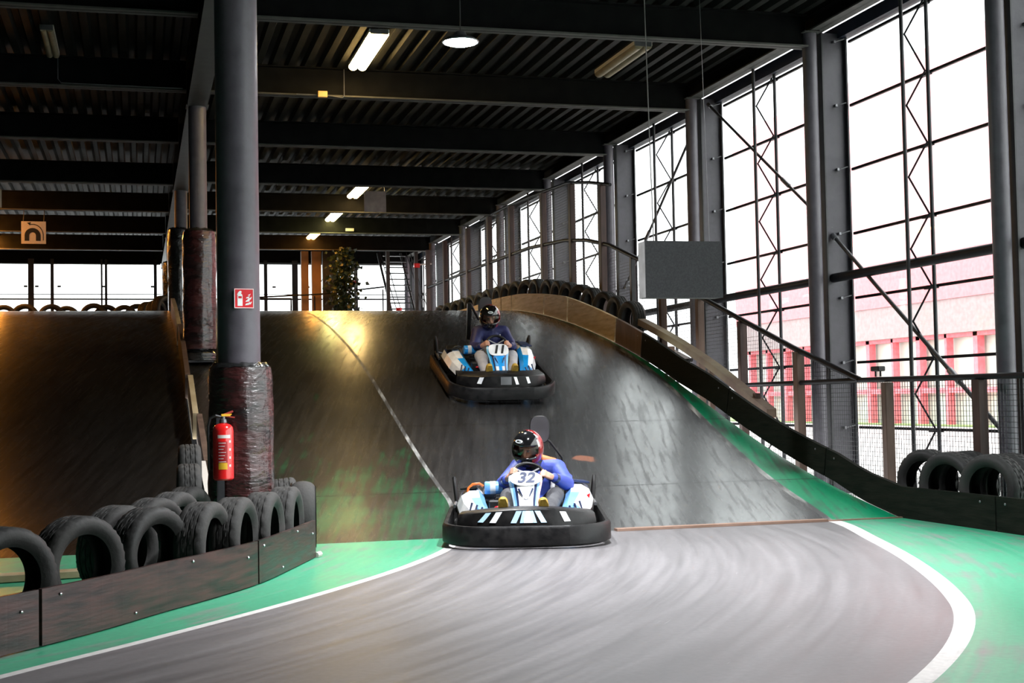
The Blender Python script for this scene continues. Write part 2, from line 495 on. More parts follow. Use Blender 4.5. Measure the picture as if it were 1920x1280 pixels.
# board under the ramp edge on the right, and the metal threshold at its foot
rb = MB()
rb.grid([[(XR, y, zr(y) - .002), (XR, y, max(-.02, zr(y) - .07))] for y in ysR])
tag(rb.build('trim_1', STEELD), kind='structure')
th = MB(); th.box((5.2, 11.86, .012), (2.1, .09, .022), rot=(0, 0, .004)); th.box((6.7, 11.87, .006), (1.0, .03, .012))
tag(th.build('trim_2', mat('threshold_wood', (.22, .13, .09), (.32, .2, .15), rough=.7, scale=4, stretch=(1, 6, 1)), ), kind='structure')

# hall shell ------------------------------------------------------------
dk = MB(); pr = []
x = -9.; p = .22
while x < 8.1:
    pr += [(x, 5.80), (x + .085, 5.80), (x + .115, 5.87), (x + .19, 5.87)]; x += p
dk.grid([[(a, -6, b) for a, b in pr], [(a, 15, b) for a, b in pr], [(a, 42.2, b) for a, b in pr]])
dk.grid([[(-9, -6, 5.93), (8.6, -6, 5.93)], [(-9, 42.2, 5.93), (8.6, 42.2, 5.93)]])
tag(dk.build('ceiling', DECK, recalc=False), kind='structure')
w = MB(); w.box((-9.05, 18, 3), (.1, 48.4, 6)); tag(w.build('wall_left', INSIDE), kind='structure')
w = MB(); w.box((0, -6.05, 3), (18.2, .1, 6)); tag(w.build('wall_behind', INSIDE), kind='structure')
# rear wall: lintel and low sill, glazed between
w = MB(); w.box((-.3, 41.3, 5.62), (17.4, .16, .55)); w.box((-.3, 41.3, 1.5), (17.4, .16, 3.3))
tag(w.build('wall_rear', BEAM), kind='structure')
gw = MB(); gw.box((-.3, 41.32, 4.25), (17.4, .012, 2.3))
gw = tag(gw.build('window_1', GLASS), kind='structure')
fb = MB()
for xx, ww in ((-5.4, .1), (-4.2, .06), (-2.91, .16), (-2.34, .09), (-.99, .05), (-.87, .07), (.50, .09), (1.9, .07), (3.66, .1), (4.52, .17), (6.02, .09), (6.34, .11), (8.0, .1)):
    fb.box((xx, 41.22, 4.2), (ww, .07, 2.5))
fb.build('window_frame', STEELD, gw)
fb = MB(); fb.box((-.3, 41.2, 4.44), (17.4, .03, .022)); fb.box((-.3, 41.2, 4.30), (17.4, .04, .045))
for xx in (-3.05, -2.75, -2.15, -.95, .42, 3.9, 4.9): fb.box((xx, 41.17, 4.66), (.1, .05, .05))
fb.build('window_bar', STEELD, gw)

# ------------------------------------------------------------------ steel frame
BAYNAME = ['nearest', 'second nearest', 'third', 'fourth', 'fifth', 'sixth', 'seventh', 'farthest']
def isec(mb, c, L, d, bw, axis, tw=.012, tf=.016, mi_f=0):
    """I-section: axis X/Y = length direction, depth along Z"""
    if axis == 'X':
        mb.box((c[0], c[1], c[2]), (L, tw, d)); mb.box((c[0], c[1], c[2] + d / 2 - tf / 2), (L, bw, tf))
    else:
        mb.box((c[0], c[1], c[2]), (tw, L, d)); mb.box((c[0], c[1], c[2] + d / 2 - tf / 2), (bw, L, tf))
for i in range(-5, 8):
    y = A(i)
    seen = 0 <= i <= 7
    if i < -1: continue
    wh = 'nearest roof beam above the glass wall side' if i == -1 else ''
    for side in ('main', 'side'):
        x0, x1 = (.93, 7.86) if side == 'main' else (-9, .65)
        dz = -.1 if (side == 'side' and i >= 3) else (-.04 if i >= 3 else 0)
        if i == -1: lab = f'black steel roof beam out of sight over the {side} lane, nearest to the viewer'
        elif side == 'main': lab = f'black steel roof beam between central and right columns, {ORD[i]} beam from the top of the photo'
        else: lab = f'black steel roof beam left of the central columns, {ORD[i]} beam from the top of the photo'
        if i == -1: continue
        t = thing('roof_beam', lab, 'beam', ((x0 + x1) / 2, y, 5.40 + dz), group='roof beams')
        mb = MB(); isec(mb, (0, 0, .2), x1 - x0, .4, .17, 'X'); mb.build('web', BEAM, t)
        mb = MB(); mb.box((0, 0, .012), (x1 - x0, .17, .02)); mb.build('bottom_flange', FLANGE, t)
# girder along the central columns
t = thing('roof_girder', 'long dark steel girder running down the hall above the central columns', 'beam', (.79, 24, 5.2))
mb = MB()
mb.box((0, 0, .3), (.014, 34, .6)); mb.box((0, 0, .59), (.26, 34, .02))
for k in range(10): mb.box((0, -16 + k * 3.73, .3), (.24, .012, .58))
mb.build('web', BEAM, t)
mb = MB(); mb.box((0, 0, .01), (.26, 34, .022)); mb.build('bottom_flange', mat('girder_flange', (.03, .031, .03), (.045, .045, .043), rough=.6), t)

def round_column(i, x, r, z0, z1, label, name='steel_column'):
    t = thing(name, label, 'column', (x, A(i), z0), group='round steel columns')
    mb = MB(); mb.lathe([(0, 0), (r, 0), (r, z1 - z0), (0, z1 - z0)], 32); mb.build('shaft', COLLIT, t, smooth=True)
    mb = MB(); mb.box((0, 0, z1 - z0 + .006), (2.5 * r, 2.5 * r, .014)); mb.build('cap_plate', FLANGE, t)
    mb = MB(); mb.box((0, 0, .012), (3 * r, 3 * r, .024)); mb.build('base_plate', STEELD, t)
    return t
for i in range(-1, 8):
    lab = ('round steel column at the right edge of the photo, in front of the glass wall' if i == -1 else
           f'round grey steel column in front of the glass wall, {ORD[i + 1]} from the right edge')
    round_column(i, 7.915, .088, -.02 if i < 7 else 0, 5.58, lab)
round_column(-1, .79, .172, 0, 5.2, 'thick round column in the left foreground with the fire extinguisher sign')
round_column(1, .79, .118, zr(A(1)), 5.2, 'round column with the dark red padding, second of the central row')
round_column(3, .79, .118, zr(A(3)), 5.2, 'round column with black padding, third of the central row on the ramp top')
round_column(5, .79, .118, 3, 5.2, 'thin far column mostly hidden, fourth of the central row')
# facade columns: web faces down the hall
for i in range(-1, 8):
    t = thing('facade_column', ('flat dark steel facade column at the very right edge of the photo' if i == -1 else
              f'flat wide steel facade column behind its round column, {ORD[i + 1]} from the right edge'), 'column', (8.21, A(i), 0), group='facade columns')
    mb = MB(); mb.box((0, 0, 2.8), (.32, .014, 5.6)); mb.build('web', STEEL, t)
    for sx in (-1, 1):
        mb = MB(); mb.box((sx * .163, 0, 2.8), (.018, .15, 5.6)); mb.build('flange', STEELD, t)
    mb = MB()
    for k in range(7):
        z = .79 + .783 * k
        mb.box((.02, -.03, z), (.03, .06, .03)); mb.tube([(.02, -.05, z), (.13, -.09, z + .03)], .008, 6)
    mb.build('bracket', GREYM, t)
# eaves beam above the round columns
t = thing('eaves_beam', 'long steel eaves beam along the top of the glass wall', 'beam', (7.98, 18, 5.6))
mb = MB(); isec(mb, (0, 0, .1), 48, .2, .2, 'Y'); mb.build('web', BEAM, t)
mb = MB(); mb.box((0, 0, .01), (.2, 48, .02)); mb.build('bottom_flange', FLANGE, t)
t = thing('glazing_head_rail', 'dark blue-black head rail at the top of the glazing', 'rail', (8.36, 18, 5.62))
mb = MB(); mb.box((0, 0, 0), (.14, 48, .16)); mb.build('rail', mat('head_rail_paint', (.012, .018, .035), rough=.5), t)
t = thing('tie_pipe', 'thick horizontal steel pipe crossing the glass wall at mid height', 'pipe', (8.15, 18, 2.6))
mb = MB(); mb.tube([(0, -24, 0), (0, 24, 0)], .055, 14); mb.build('pipe', RAILM, t, smooth=True)
# glass wall, bay by bay
for i in range(-5, 7):
    y0, y1 = A(i), A(i + 1)
    g = MB(); g.box((8.43, (y0 + y1) / 2, 2.8), (.012, y1 - y0 - .03, 5.58))
    win = tag(g.build(f'window_{i + 7}', GLASS), kind='structure')
    if i < -2: continue
    for k in range(7):
        z = .79 + .783 * k
        mb = MB(); mb.box((8.405, (y0 + y1) / 2, z), (.03, y1 - y0 - .16, .032))
        for yy in (y0 + .28, y1 - 1.75, ):
            mb.box((8.39, yy, z - .012), (.05, .22, .035)); 
        mb.tube([(8.37, y0 + .02, z), (8.39, y0 + .3, z + .012)], .012, 6)
        mb.build('glazing_rail', RAILM, win)
    mb = MB()
    mb.tube([(8.36, y0 + .35, .05), (8.34, y0 + .42, 5.5)], .006, 5)
    mb.build('sag_wire', WIRE, win)
# lattice mullions in the middle of every bay
for i in range(-2, 7):
    y = (A(i) + A(i + 1)) / 2
    if i == -2: continue
    t = thing('lattice_mullion', f'tall twin-tube lattice mullion with zigzag rod on the glass wall, {ORD[i + 1]} from the right edge', 'mullion', (8.2, y, 0), group='lattice mullions')
    for sx in (-1, 1):
        mb = MB(); mb.tube([(sx * .155, 0, 0), (sx * .155, 0, 5.62)], .022, 12); mb.build('tube', STEELD, t, smooth=True)
    pts = []; z = .0; s = 1
    for k in range(15):
        zz = .79 + .783 * (k / 2 - 1)
        if zz < -.05: continue
        pts.append(((.12 if k % 2 == 0 else -.12), 0, min(max(.02, zz), 5.58)))
    mb = MB(); mb.tube(pts, .012, 6); mb.build('zigzag_rod', RAILM, t)
def rod(name, label, a, b, r=.02, cat='brace'):
    t = thing(name, label, cat, a, group='diagonal brace rods')
    d = Vector(b) - Vector(a); L = d.length; u = d / L
    mb = MB(); mb.tube([(0, 0, 0), tuple(d)], r, 10); mb.build('rod', STEELD, t, smooth=True)
    for q in (0, L * .66, L - .12):
        mb = MB(); mb.tube([tuple(u * q), tuple(u * (q + .22 if q else q + .1))], r * 1.55, 10); mb.build('sleeve', GREYM, t, smooth=True)
rod('brace_rod', 'diagonal steel brace rod falling to the right across the nearest glass bay', (8.15, 15.09, 3.12), (8.15, 11.45, .55), .024)
rod('brace_rod', 'diagonal steel brace rod above and left of the longer one, across the second glass bay', (8.15, 18.75, 5.5), (8.15, 15.2, 3.25), .02)
rod('brace_rod', 'diagonal steel brace rod falling to the left behind the hanging grey box', (8.15, 19.0, 5.45), (8.15, 22.45, 3.15), .02)

# ------------------------------------------------------------------ right barrier, ledge, fence
def board(name, label, pts, x, h, th, m, lift, parent=None, cat='board', group=None, nails=True):
    """a barrier board that follows the ramp: pts = list of Y"""
    y0 = (pts[0] + pts[-1]) / 2
    t = thing(name, label, cat, (x, y0, zr(y0)), group=group)
    rows = []
    for y in pts:
        s = slope(y); n = math.hypot(1, s)
        bz = zr(y) + lift(y); ty, tz = -s / n * h(y), h(y) / n
        a = (0, y - y0, bz - zr(y0)); b = (0, y - y0 + ty, bz + tz - zr(y0))
        rows.append([(-th / 2, a[1], a[2]), (-th / 2, b[1], b[2]), (th / 2, b[1], b[2]), (th / 2, a[1], a[2])])
    mb = MB(); mb.grid(rows, close_u=True)
    k = len(pts)
    mb.f.append([0, 1, 2, 3]); mb.m.append(0); mb.f.append([4 * k - 4 + q for q in range(4)]); mb.m.append(0)
    mb.build('panel', m, t)
    if nails:
        for y in (pts[1], pts[-2]):
            mb = MB(); mb.ell((-th / 2, y - y0, zr(y) - zr(y0) + lift(y) + h(y) * .8), (.006, .012, .012), 8, 6); mb.build('screw', GREYM, t)
    return t
def rlift(y): return interp(y, [11.9, 12.6, 13.2, 16.5, 17.5, 40], [0, .0, .055, .055, 0, 0])
def rh(y): return interp(y, [10, 12, 13.3, 14.7, 16, 19, 22.6, 26, 29], [.30, .30, .30, .30, .32, .36, .42, .3, .25])
segs = [(8.6, 10.35, 'black-green barrier board at the lower right corner of the track'),
        (10.37, 13.4, 'long dark barrier board rising at the foot of the ramp on the right'),
        (13.42, 15.9, 'dark barrier board with a bright gap beneath it, on the lower ramp slope'),
        (15.92, 18.9, 'dark barrier board on the upper ramp slope, below the hanging grey box'),
        (18.92, 20.0, 'brown barrier board between the dark and the pale plywood ones')]
for a, b, lab in segs:
    board('barrier_board', lab, yrange(a, b, 14), XR + .03, rh, .045, BBOARD if a < 18.5 else TIMBER, rlift, group='barrier boards on the right')
seg2 = [(20.05, 22.4), (22.47, 23.8), (23.87, 26.0), (26.07, 26.8), (26.87, 29.5), (29.57, 33.5)]
for k, (a, b) in enumerate(seg2):
    board('barrier_board', f'pale plywood barrier board below the ramp-top tyres, {ORD[k]} from the right', yrange(a, b, 8), XR + .03, rh, .045, PLY, lambda y: 0, group='barrier boards on the right')
# ledge outside the boards that carries the tyres
lm = MB()
ysl = yrange(18.8, 28, 40) + [41]
lm.grid([[(XR + .06, y, zr(y) - .06), (XR + .06, y, zr(y) - .01), (7.82, y, zr(y) - .01), (7.82, y, zr(y) - .06)] for y in ysl], close_u=True)
tag(lm.build('floor_ledge', TIMBER), kind='structure')
# timber edge beam that runs down behind the boards
t = thing('edge_beam', 'worn brown timber edge beam sloping down behind the dark barrier boards', 'beam', (7.42, 17.5, zr(17.5)))
rows = []
for y in yrange(15.4, 20.0, 16):
    z = zr(y) - zr(17.5) + interp(y, [15.4, 17, 20], [.26, .36, .40])
    rows.append([(-.06, y - 17.5, z - .1), (-.06, y - 17.5, z), (.07, y - 17.5, z), (.07, y - 17.5, z - .1)])
mb = MB(); mb.grid(rows, close_u=True); mb.f.append([0, 1, 2, 3]); mb.m.append(0); mb.f.append([64, 65, 66, 67]); mb.m.append(0)
mb.build('beam', mat('worn_edge_timber', (.10, .055, .04), (.24, .2, .12), rough=.75, scale=1.2), t)
mb = MB()
for y in (15.8, 17.2, 18.6): mb.box((0, y - 17.5, -.25), (.07, .07, 1.0 + (y - 17.5) * .5))
mb.build('prop', TIMBER, t)

# safety fence with wire mesh
FX = 7.70
RAILLOW = [(9.5, 1.33), (13.8, 1.345), (16.69, 1.335)]
SLOPE = [(13.75, 1.35), (15.3, 1.76), (16.9, 2.23), (18.2, 2.62), (19.4, 3.0), (20.6, 3.39), (22.0, 3.78), (23.2, 4.0), (24.5, 4.15), (27, 4.28), (31.1, 4.31), (37.2, 4.32)]
UPPER = [(21.9, 4.79), (23.0, 5.0), (24.24, 5.19), (26.5, 5.29), (28.6, 5.36), (31, 5.38)]
fence = thing('safety_fence', 'long wire mesh safety fence with brown posts between the track and the glass wall', 'fence', (FX, 16, 0))
def frail(pts, r, name='rail'):
    mb = MB(); mb.tube([(0, y - 16, z) for y, z in pts], r, 10); mb.build(name, RAILM, fence, smooth=True)
frail(RAILLOW, .03); frail(SLOPE, .035); frail(UPPER, .03)
def ztop(y):
    if y < 13.75: return 1.33
    z = interp(y, [a for a, b in SLOPE], [b for a, b in SLOPE])
    return z
for (y, m, w_, dep) in ((9.95, POSTW, .11, .1), (11.5, POSTW, .12, .1), (13.17, TIMBER, .1, .1), (15.2, TIMBER, .11, .1), (16.8, POSTW, .1, .1), (18.2, TIMBER, .1, .1), (19.62, TIMBER, .1, .1),
                   (20.9, STEELD, .08, .08), (22.35, POSTW, .13, .1), (24.05, POSTW, .13, .1), (25.9, POSTW, .15, .1), (28.3, POSTW, .15, .1), (30.2, POSTW, .15, .1), (32.3, POSTW, .15, .1), (34.9, POSTW, .15, .1), (37.1, POSTW, .15, .1)):
    zt = ztop(y) - .02 if y < 22 else min(5.35, interp(y, [a for a, b in UPPER], [b for a, b in UPPER]) - .02)
    z0 = 0. if y < 18.9 else zr(y)
    mb = MB(); mb.box((0, y - 16, (z0 + zt) / 2), (dep, w_, zt - z0), bev=.006); mb.build('post', m, fence)
mb = MB(); rw = .0021
def bar(a, b):
    d = Vector(b) - Vector(a)
    if abs(d.z) > abs(d.y):
        mb.add([(a[0] + q * rw, a[1] + e * rw, a[2]) for q, e in ((-1, -1), (1, -1), (1, 1), (-1, 1))] + [(b[0] + q * rw, b[1] + e * rw, b[2]) for q, e in ((-1, -1), (1, -1), (1, 1), (-1, 1))],
               [(0, 1, 5, 4), (1, 2, 6, 5), (2, 3, 7, 6), (3, 0, 4, 7)])
    else:
        mb.add([(a[0] + q * rw, a[1], a[2] + e * rw) for q, e in ((-1, -1), (1, -1), (1, 1), (-1, 1))] + [(b[0] + q * rw, b[1], b[2] + e * rw) for q, e in ((-1, -1), (1, -1), (1, 1), (-1, 1))],
               [(0, 1, 5, 4), (1, 2, 6, 5), (2, 3, 7, 6), (3, 0, 4, 7)])
def mtop(y): return ztop(y) if y < 22 else min(5.33, interp(y, [a for a, b in UPPER], [b for a, b in UPPER]))
def mbot(y): return .04 if y < 18.8 else zr(y) + .03
y = 9.6
while y < 37.1:
    bar((.05, y - 16, mbot(y)), (.05, y - 16, mtop(y))); y += .05 if y < 20 else .075
z = .06
while z < 5.3:
    yy = 9.6
    while yy < 36.7:
        y2 = yy + .8
        if mbot(yy) < z + .2 and z < mtop(yy) - .0 and z < mtop(y2) + .02 and z > mbot(y2) - .05:
            bar((.05, yy - 16, z), (.05, y2 - 16, z))
        yy = y2
    z += .05
tag(mb.build('wire_mesh', WIRE, fence, recalc=False), kind='stuff')
# small floodlight standing on the fence rail
t = thing('floodlight', 'small black floodlight on two legs standing on the fence rail', 'floodlight', (FX, 13.35, 1.375))
mb = MB(); mb.box((0, 0, .085), (.09, .17, .055), bev=.01); mb.build('housing', BLACK, t)
for sy in (-1, 1):
    mb = MB(); mb.tube([(0, sy * .05, 0), (0, sy * .05, .07)], .011, 8); mb.build('leg', BLACK, t)

# ------------------------------------------------------------------ tyres
def tyre_mesh(name, m, OD=.58, Wd=.205, ID=.37, seg=72, bald=False, shift=1):
    ro, ri, hw = OD / 2, ID / 2, Wd / 2
    prof = [(ri, -hw * .72, 0), (ri + .012, -hw * .82, 0), (ri + (ro - ri) * .35, -hw * .99, 0), (ri + (ro - ri) * .62, -hw, 0), (ro - .022, -hw * .93, 0), (ro - .006, -hw * .8, 1)]
    if bald:
        prof = prof[:4] + [(ro - .05, -hw * .97, 0), (ro - .028, -hw * .84, 0), (ro - .012, -hw * .62, 0), (ro - .003, -hw * .32, 0), (ro, 0, 0), (ro - .003, hw * .32, 0), (ro - .012, hw * .62, 0), (ro - .028, hw * .84, 0), (ro - .05, hw * .97, 0)]
    else:
        for c_ in (-.42, 0, .42):
            e = .035
            prof += [(ro, hw * (c_ - .2 ), 2), (ro, hw * (c_ - e * 1.6), 2), (ro - .009, hw * (c_ - e), 0), (ro - .009, hw * (c_ + e), 0), (ro, hw * (c_ + e * 1.6), 3), (ro, hw * (c_ + .2), 3)]
    prof += [(ro - .006, hw * .8, 1), (ro - .022, hw * .93, 0), (ri + (ro - ri) * .62, hw, 0), (ri + (ro - ri) * .35, hw * .99, 0), (ri + .012, hw * .82, 0), (ri, hw * .72, 0)]
    prof += [(ri + .02, hw * .62, 0), (ro - .03, hw * .7, 0), (ro - .026, 0, 0), (ro - .03, -hw * .7, 0), (ri + .02, -hw * .62, 0)]
    vs = []; fs = []; k = len(prof)
    for j in range(seg):
        a = 2 * PI * j / seg
        for q, (r, h, t) in enumerate(prof):
            if not bald and t == 1 and j % 2 == 0: r -= .011
            if not bald and t in (2, 3) and (j + (q if t == 2 else -q)) % 4 == 0: r -= .008
            vs.append((r * math.cos(a), h, r * math.sin(a)))      # axis = Y
    for j in range(seg):
        j2 = (j + 1) % seg
        for q in range(k):
            q2 = (q + 1) % k
            fs.append((j * k + q, j2 * k + q, j2 * k + q2, j * k + q2))
    mb = MB(); mb.add(vs, fs)
    me = mb.mesh(name, m, smooth=True)
    return me
TY = tyre_mesh('car_tyre', RUBBER); TYG = tyre_mesh('car_tyre_dusty', RUBBERG); TYB = tyre_mesh('bald_tyre', RUBBERG, bald=True)
def tyre(me, x, y, z0, ang, label, group, OD=.58, lean=0., spin=0., sc=1.):
    """standing tyre; ang = how far its open side is turned from the viewer (-Y) towards +X, degrees"""
    r = OD / 2 * sc
    o = inst('car_tyre', me, None, (x, y, z0 + r), (0, spin, 0), sc)
    o.rotation_mode = 'XYZ'
    m = Matrix.Rotation(R(ang), 4, 'Z') @ Matrix.Rotation(R(lean), 4, 'X') @ Matrix.Rotation(spin, 4, 'Y')
    o.rotation_euler = m.to_euler()
    return tag(o, label, 'tyre', group)
GL = 'tyres behind the left barrier'
FR = [(-1.10, 7.26, 36, 'black car tyre cut off by the left edge of the photo', TY), (-.70, 7.80, 38, 'black car tyre at the far left, just inside the photo edge', TY),
      (-.345, 8.38, 42, 'large black car tyre facing the viewer, second whole one from the left edge', TY),
      (.06, 8.90, 47, 'large black car tyre with a pale board showing through its hole, beside the tight row', TY),
      (.40, 9.18, 66, 'treaded car tyre, leftmost of the four tightly stacked below the extinguisher', TYG),
      (.62, 9.52, 70, 'treaded car tyre right under the fire extinguisher, second of the tight row', TYG),
      (.85, 9.98, 72, 'treaded car tyre in front of the wrapped column pad, third of the tight row', TYG),
      (1.06, 10.52, 74, 'treaded car tyre next to the smooth one at the right end of the row', TYG)]
for x, y, a, lab, me in FR: tyre(me, x, y, 0, a, lab, GL, spin=random.random() * 6)
tyre(TYB, 1.27, 11.2, 0, 84, 'bald smooth grey tyre at the right end of the left tyre row', GL)
tyre(TYG, 1.2, 11.74, 0.0, 84, 'tyre half hidden behind the wrapped column pad, only its shoulder showing', GL, lean=-6)
tyre(TYG, -.13, 9.14, 0, 48, 'dusty tyre in the back row, leftmost behind the large black tyres', GL, spin=1)
tyre(TYG, .09, 9.76, 0, 52, 'dusty tyre in the back row, second from the left', GL, spin=2)
tyre(TYG, .24, 10.35, 0, 58, 'dusty tyre in the back row, third from the left', GL, spin=3)
tyre(TYG, .36, 10.95, 0, 62, 'dusty tyre in the back row, left of the fire extinguisher base', GL, spin=4)
tyre(TYG, .425, 12.55, zr(12.55), 90, 'grey tyre seen edge-on showing its tread, in front of the wooden strip', GL)
tyre(TYG, .46, 13.35, zr(13.35), 90, 'grey tyre seen edge-on behind a like one, its tread top peeking over', GL, spin=.5)
GR = 'tyres by the right fence'
for k, (x, y, a) in enumerate(((7.46, 12.05, -68), (7.30, 11.4, -70), (7.54, 11.5, -70), (7.30, 10.74, -70), (7.54, 10.84, -70), (7.44, 10.25, -64))):
    lab = ['black tyre alone at the left end of the tyre group by the right fence', 'front black tyre of the middle pair by the right fence', 'rear black tyre of the middle pair by the right fence',
           'front black tyre of the pair at the right photo edge', 'rear black tyre of the pair at the right photo edge', 'black tyre beyond the right photo edge by the fence'][k]
    if k == 5: continue
    tyre(TY, x, y, 0, a, lab, GR, OD=.62, sc=.62 / .58, spin=k)
GC = 'tyres along the ramp top'
ycr = [20.1, 20.72, 21.36, 22.02, 22.68, 23.34, 24.0, 24.62, 25.28, 25.95, 26.7, 27.5, 28.2, 29.0, 29.8, 30.6, 31.4, 32.2, 33.0, 33.9]
for k, y in enumerate(ycr):
    tyre(TY, 7.40 + random.uniform(-.03, .03), y, zr(y) - .005 + max(0, abs(slope(y)) * .1), -80 + random.uniform(-8, 8),
         f'black tyre on the ramp edge behind the plywood boards, {ORD[k]} counting up from the lowest', GC, OD=.6, sc=.6 / .58, spin=k)
GB = 'tyres on the far side of the ramp top'
for k, (x, y) in enumerate(((-3.0, 34), (-2.55, 34.2), (-1.95, 34), (-1.62, 34.3), (-1.0, 34), (-.72, 34.2), (-.30, 34), (.0, 34.2), (.24, 33.2), (.42, 32.4), (.55, 31.6))):
    tyre(TY, x, y, 3.0, random.uniform(-12, 12) if k < 8 else 50, f'dark tyre top peeking over the side ramp crest, {ORD[k]} from the left', GB, OD=.62, sc=(.6 + .02 * ((k * 5) % 3)) / .58)

# ------------------------------------------------------------------ left barrier
BL = [(-1.45, 5.9), (-1.05, 6.55), (-.656, 7.173), (-.475, 7.412), (-.174, 7.847), (.113, 8.33), (.442, 8.84), (.768, 9.424), (1.031, 10.086), (1.319, 10.868)]
ls = [0.]
for a, b in zip(BL, BL[1:]): ls.append(ls[-1] + math.dist(a, b))
bx, by = smooth_curve(ls, [p_[0] for p_ in BL]), smooth_curve(ls, [p_[1] for p_ in BL])
cuts = [0., ls[3] - .03, ls[7] - .03, ls[-1]]
labs = ['dark glossy barrier panel at the lower left edge of the photo', 'long dark red-brown scuffed barrier panel curving in front of the left tyres', 'short scuffed grey barrier panel at the right end of the left barrier']
for k in range(3):
    a, b = cuts[k] + (.012 if k else 0), cuts[k + 1] - .012
    o = (bx((a + b) / 2), by((a + b) / 2))
    t = thing('track_barrier', labs[k], 'barrier', (o[0], o[1], 0), group='left barrier panels')
    rows = []
    for s in yrange(a, b, 24):
        x, y = bx(s), by(s); e = .01
        tx, ty = bx(s + e) - bx(s - e), by(s + e) - by(s - e); n = math.hypot(tx, ty); nx, ny = ty / n * .013, -tx / n * .013
        h = .292
        rows.append([(x + nx - o[0], y + ny - o[1], .008), (x + nx - o[0], y + ny - o[1], h), (x - nx - o[0], y - ny - o[1], h), (x - nx - o[0], y - ny - o[1], .008)])
    mb = MB(); mb.grid(rows, close_u=True); mb.f.append([0, 1, 2, 3]); mb.m.append(0); mb.f.append([96, 97, 98, 99]); mb.m.append(0)
    mb.build('panel', BPLATE, t)
    for q, zz in ((.06, .25), (.35, .05), (.62, .262), (.93, .2)):
        s = a + (b - a) * q; mb = MB(); mb.ell((bx(s) + .012 - o[0], by(s) - .012 - o[1], zz), (.009, .009, .009), 8, 6); mb.build('screw', CHROME, t)
# pale strip at the barrier foot and end
t = tag(MB().tube([(1.33, 10.86, .02), (1.37, 10.93, .02)], .022, 8).build('end_block', OFFW), 'small pale wooden block at the right end of the left barrier', 'block')
# pale timber seen through the tyre holes
for k, (x, y, rz, lab) in enumerate(((-.62, 10.3, .15, 'pale board on the floor seen through the large tyre at left'), (.0, 10.9, .15, 'pale board on the floor seen through the tyre left of the tight row'))):
    t = MB().box((0, 0, .03), (.9, .16, .05), rot=(0, 0, rz), bev=.004).build('timber_board', TIMBERL, loc=(x, y, 0)); tag(t, lab, 'board')
# planks along the left edge of the main ramp, seen almost edge-on
def sh(y): return interp(y, [12, 16, 22, 26], [.28, .30, .32, .3])
for k, (a, b, xx, m, lab) in enumerate(((12.1, 13.9, .60, OFFW, 'pale grey end plank at the foot of the left ramp edge'), (13.92, 15.6, .645, TIMBER, 'dark brown plank on the left ramp edge, above the pale one'),
                          (15.62, 17.1, .605, TIMBERL, 'tan plank in the middle of the left ramp edge'), (17.12, 20.0, .575, TIMBER, 'brown plank on the upper left ramp edge'),
                          (20.02, 23.5, .56, TIMBERL, 'tan plank near the top of the left ramp edge'))):
    board('edge_plank', lab, yrange(a, b, 6), xx, sh, .06, m, lambda y: 0, cat='plank', group='planks on the left ramp edge', nails=False)

# ------------------------------------------------------------------ column pads, sign, extinguisher
def pad(name, label, x, y, z0, z1, r, m, n=48, lumps=.005):
    t = thing(name, label, 'padding', (x, y, z0), group='wrapped column pads')
    rows = []; H_ = z1 - z0
    rnd = random.Random(int(x * 100 + y))
    wob = [[rnd.uniform(-1, 1) for _ in range(n)] for _ in range(15)]
    for k in range(15):
        f = k / 14; rr = r * (1 - .03 * abs(math.sin(f * 9))) * (.93 if k in (0, 14) else 1)
        rows.append([((rr + wob[k][j] * lumps) * math.cos(2 * PI * j / n), (rr + wob[k][j] * lumps) * math.sin(2 * PI * j / n), f * H_) for j in range(n)])
    mb = MB(); mb.grid(rows, close_u=True)
    mb.build('foam_wrap', m, t, smooth='all')
    mb = MB(); mb.grid([[(r * .93 * math.cos(2 * PI * j / n) * q, r * .93 * math.sin(2 * PI * j / n) * q, H_ + h + rnd.uniform(-.008, .008)) for j in range(n)] for q, h in ((1, 0), (.85, .035), (.5, .03))], close_u=True)
    mb.build('gathered_top', FILMD, t, smooth='all')
    return t
pad('column_pad', 'dark red and black film-wrapped pad around the foot of the thick left column', .80, 11.38, .06, 1.50, .265, FILM)
pad('column_pad', 'dark red film-wrapped pad higher up on the second central column', .80, A(1), 1.95, 3.52, .225, FILM)
pad('column_pad', 'black film-wrapped pad on the lower second central column, under the red one', .80, A(1), zr(A(1)) + .02, 1.9, .21, FILMD)
pad('column_pad', 'black film-wrapped pad on the third central column at the ramp top', .74, A(3), 2.95, 4.47, .2, FILMD)
pad('column_pad', 'black film-wrapped pad on the far fourth central column, a thin dark edge', .76, A(5), 3.0, 4.6, .2, FILMD)

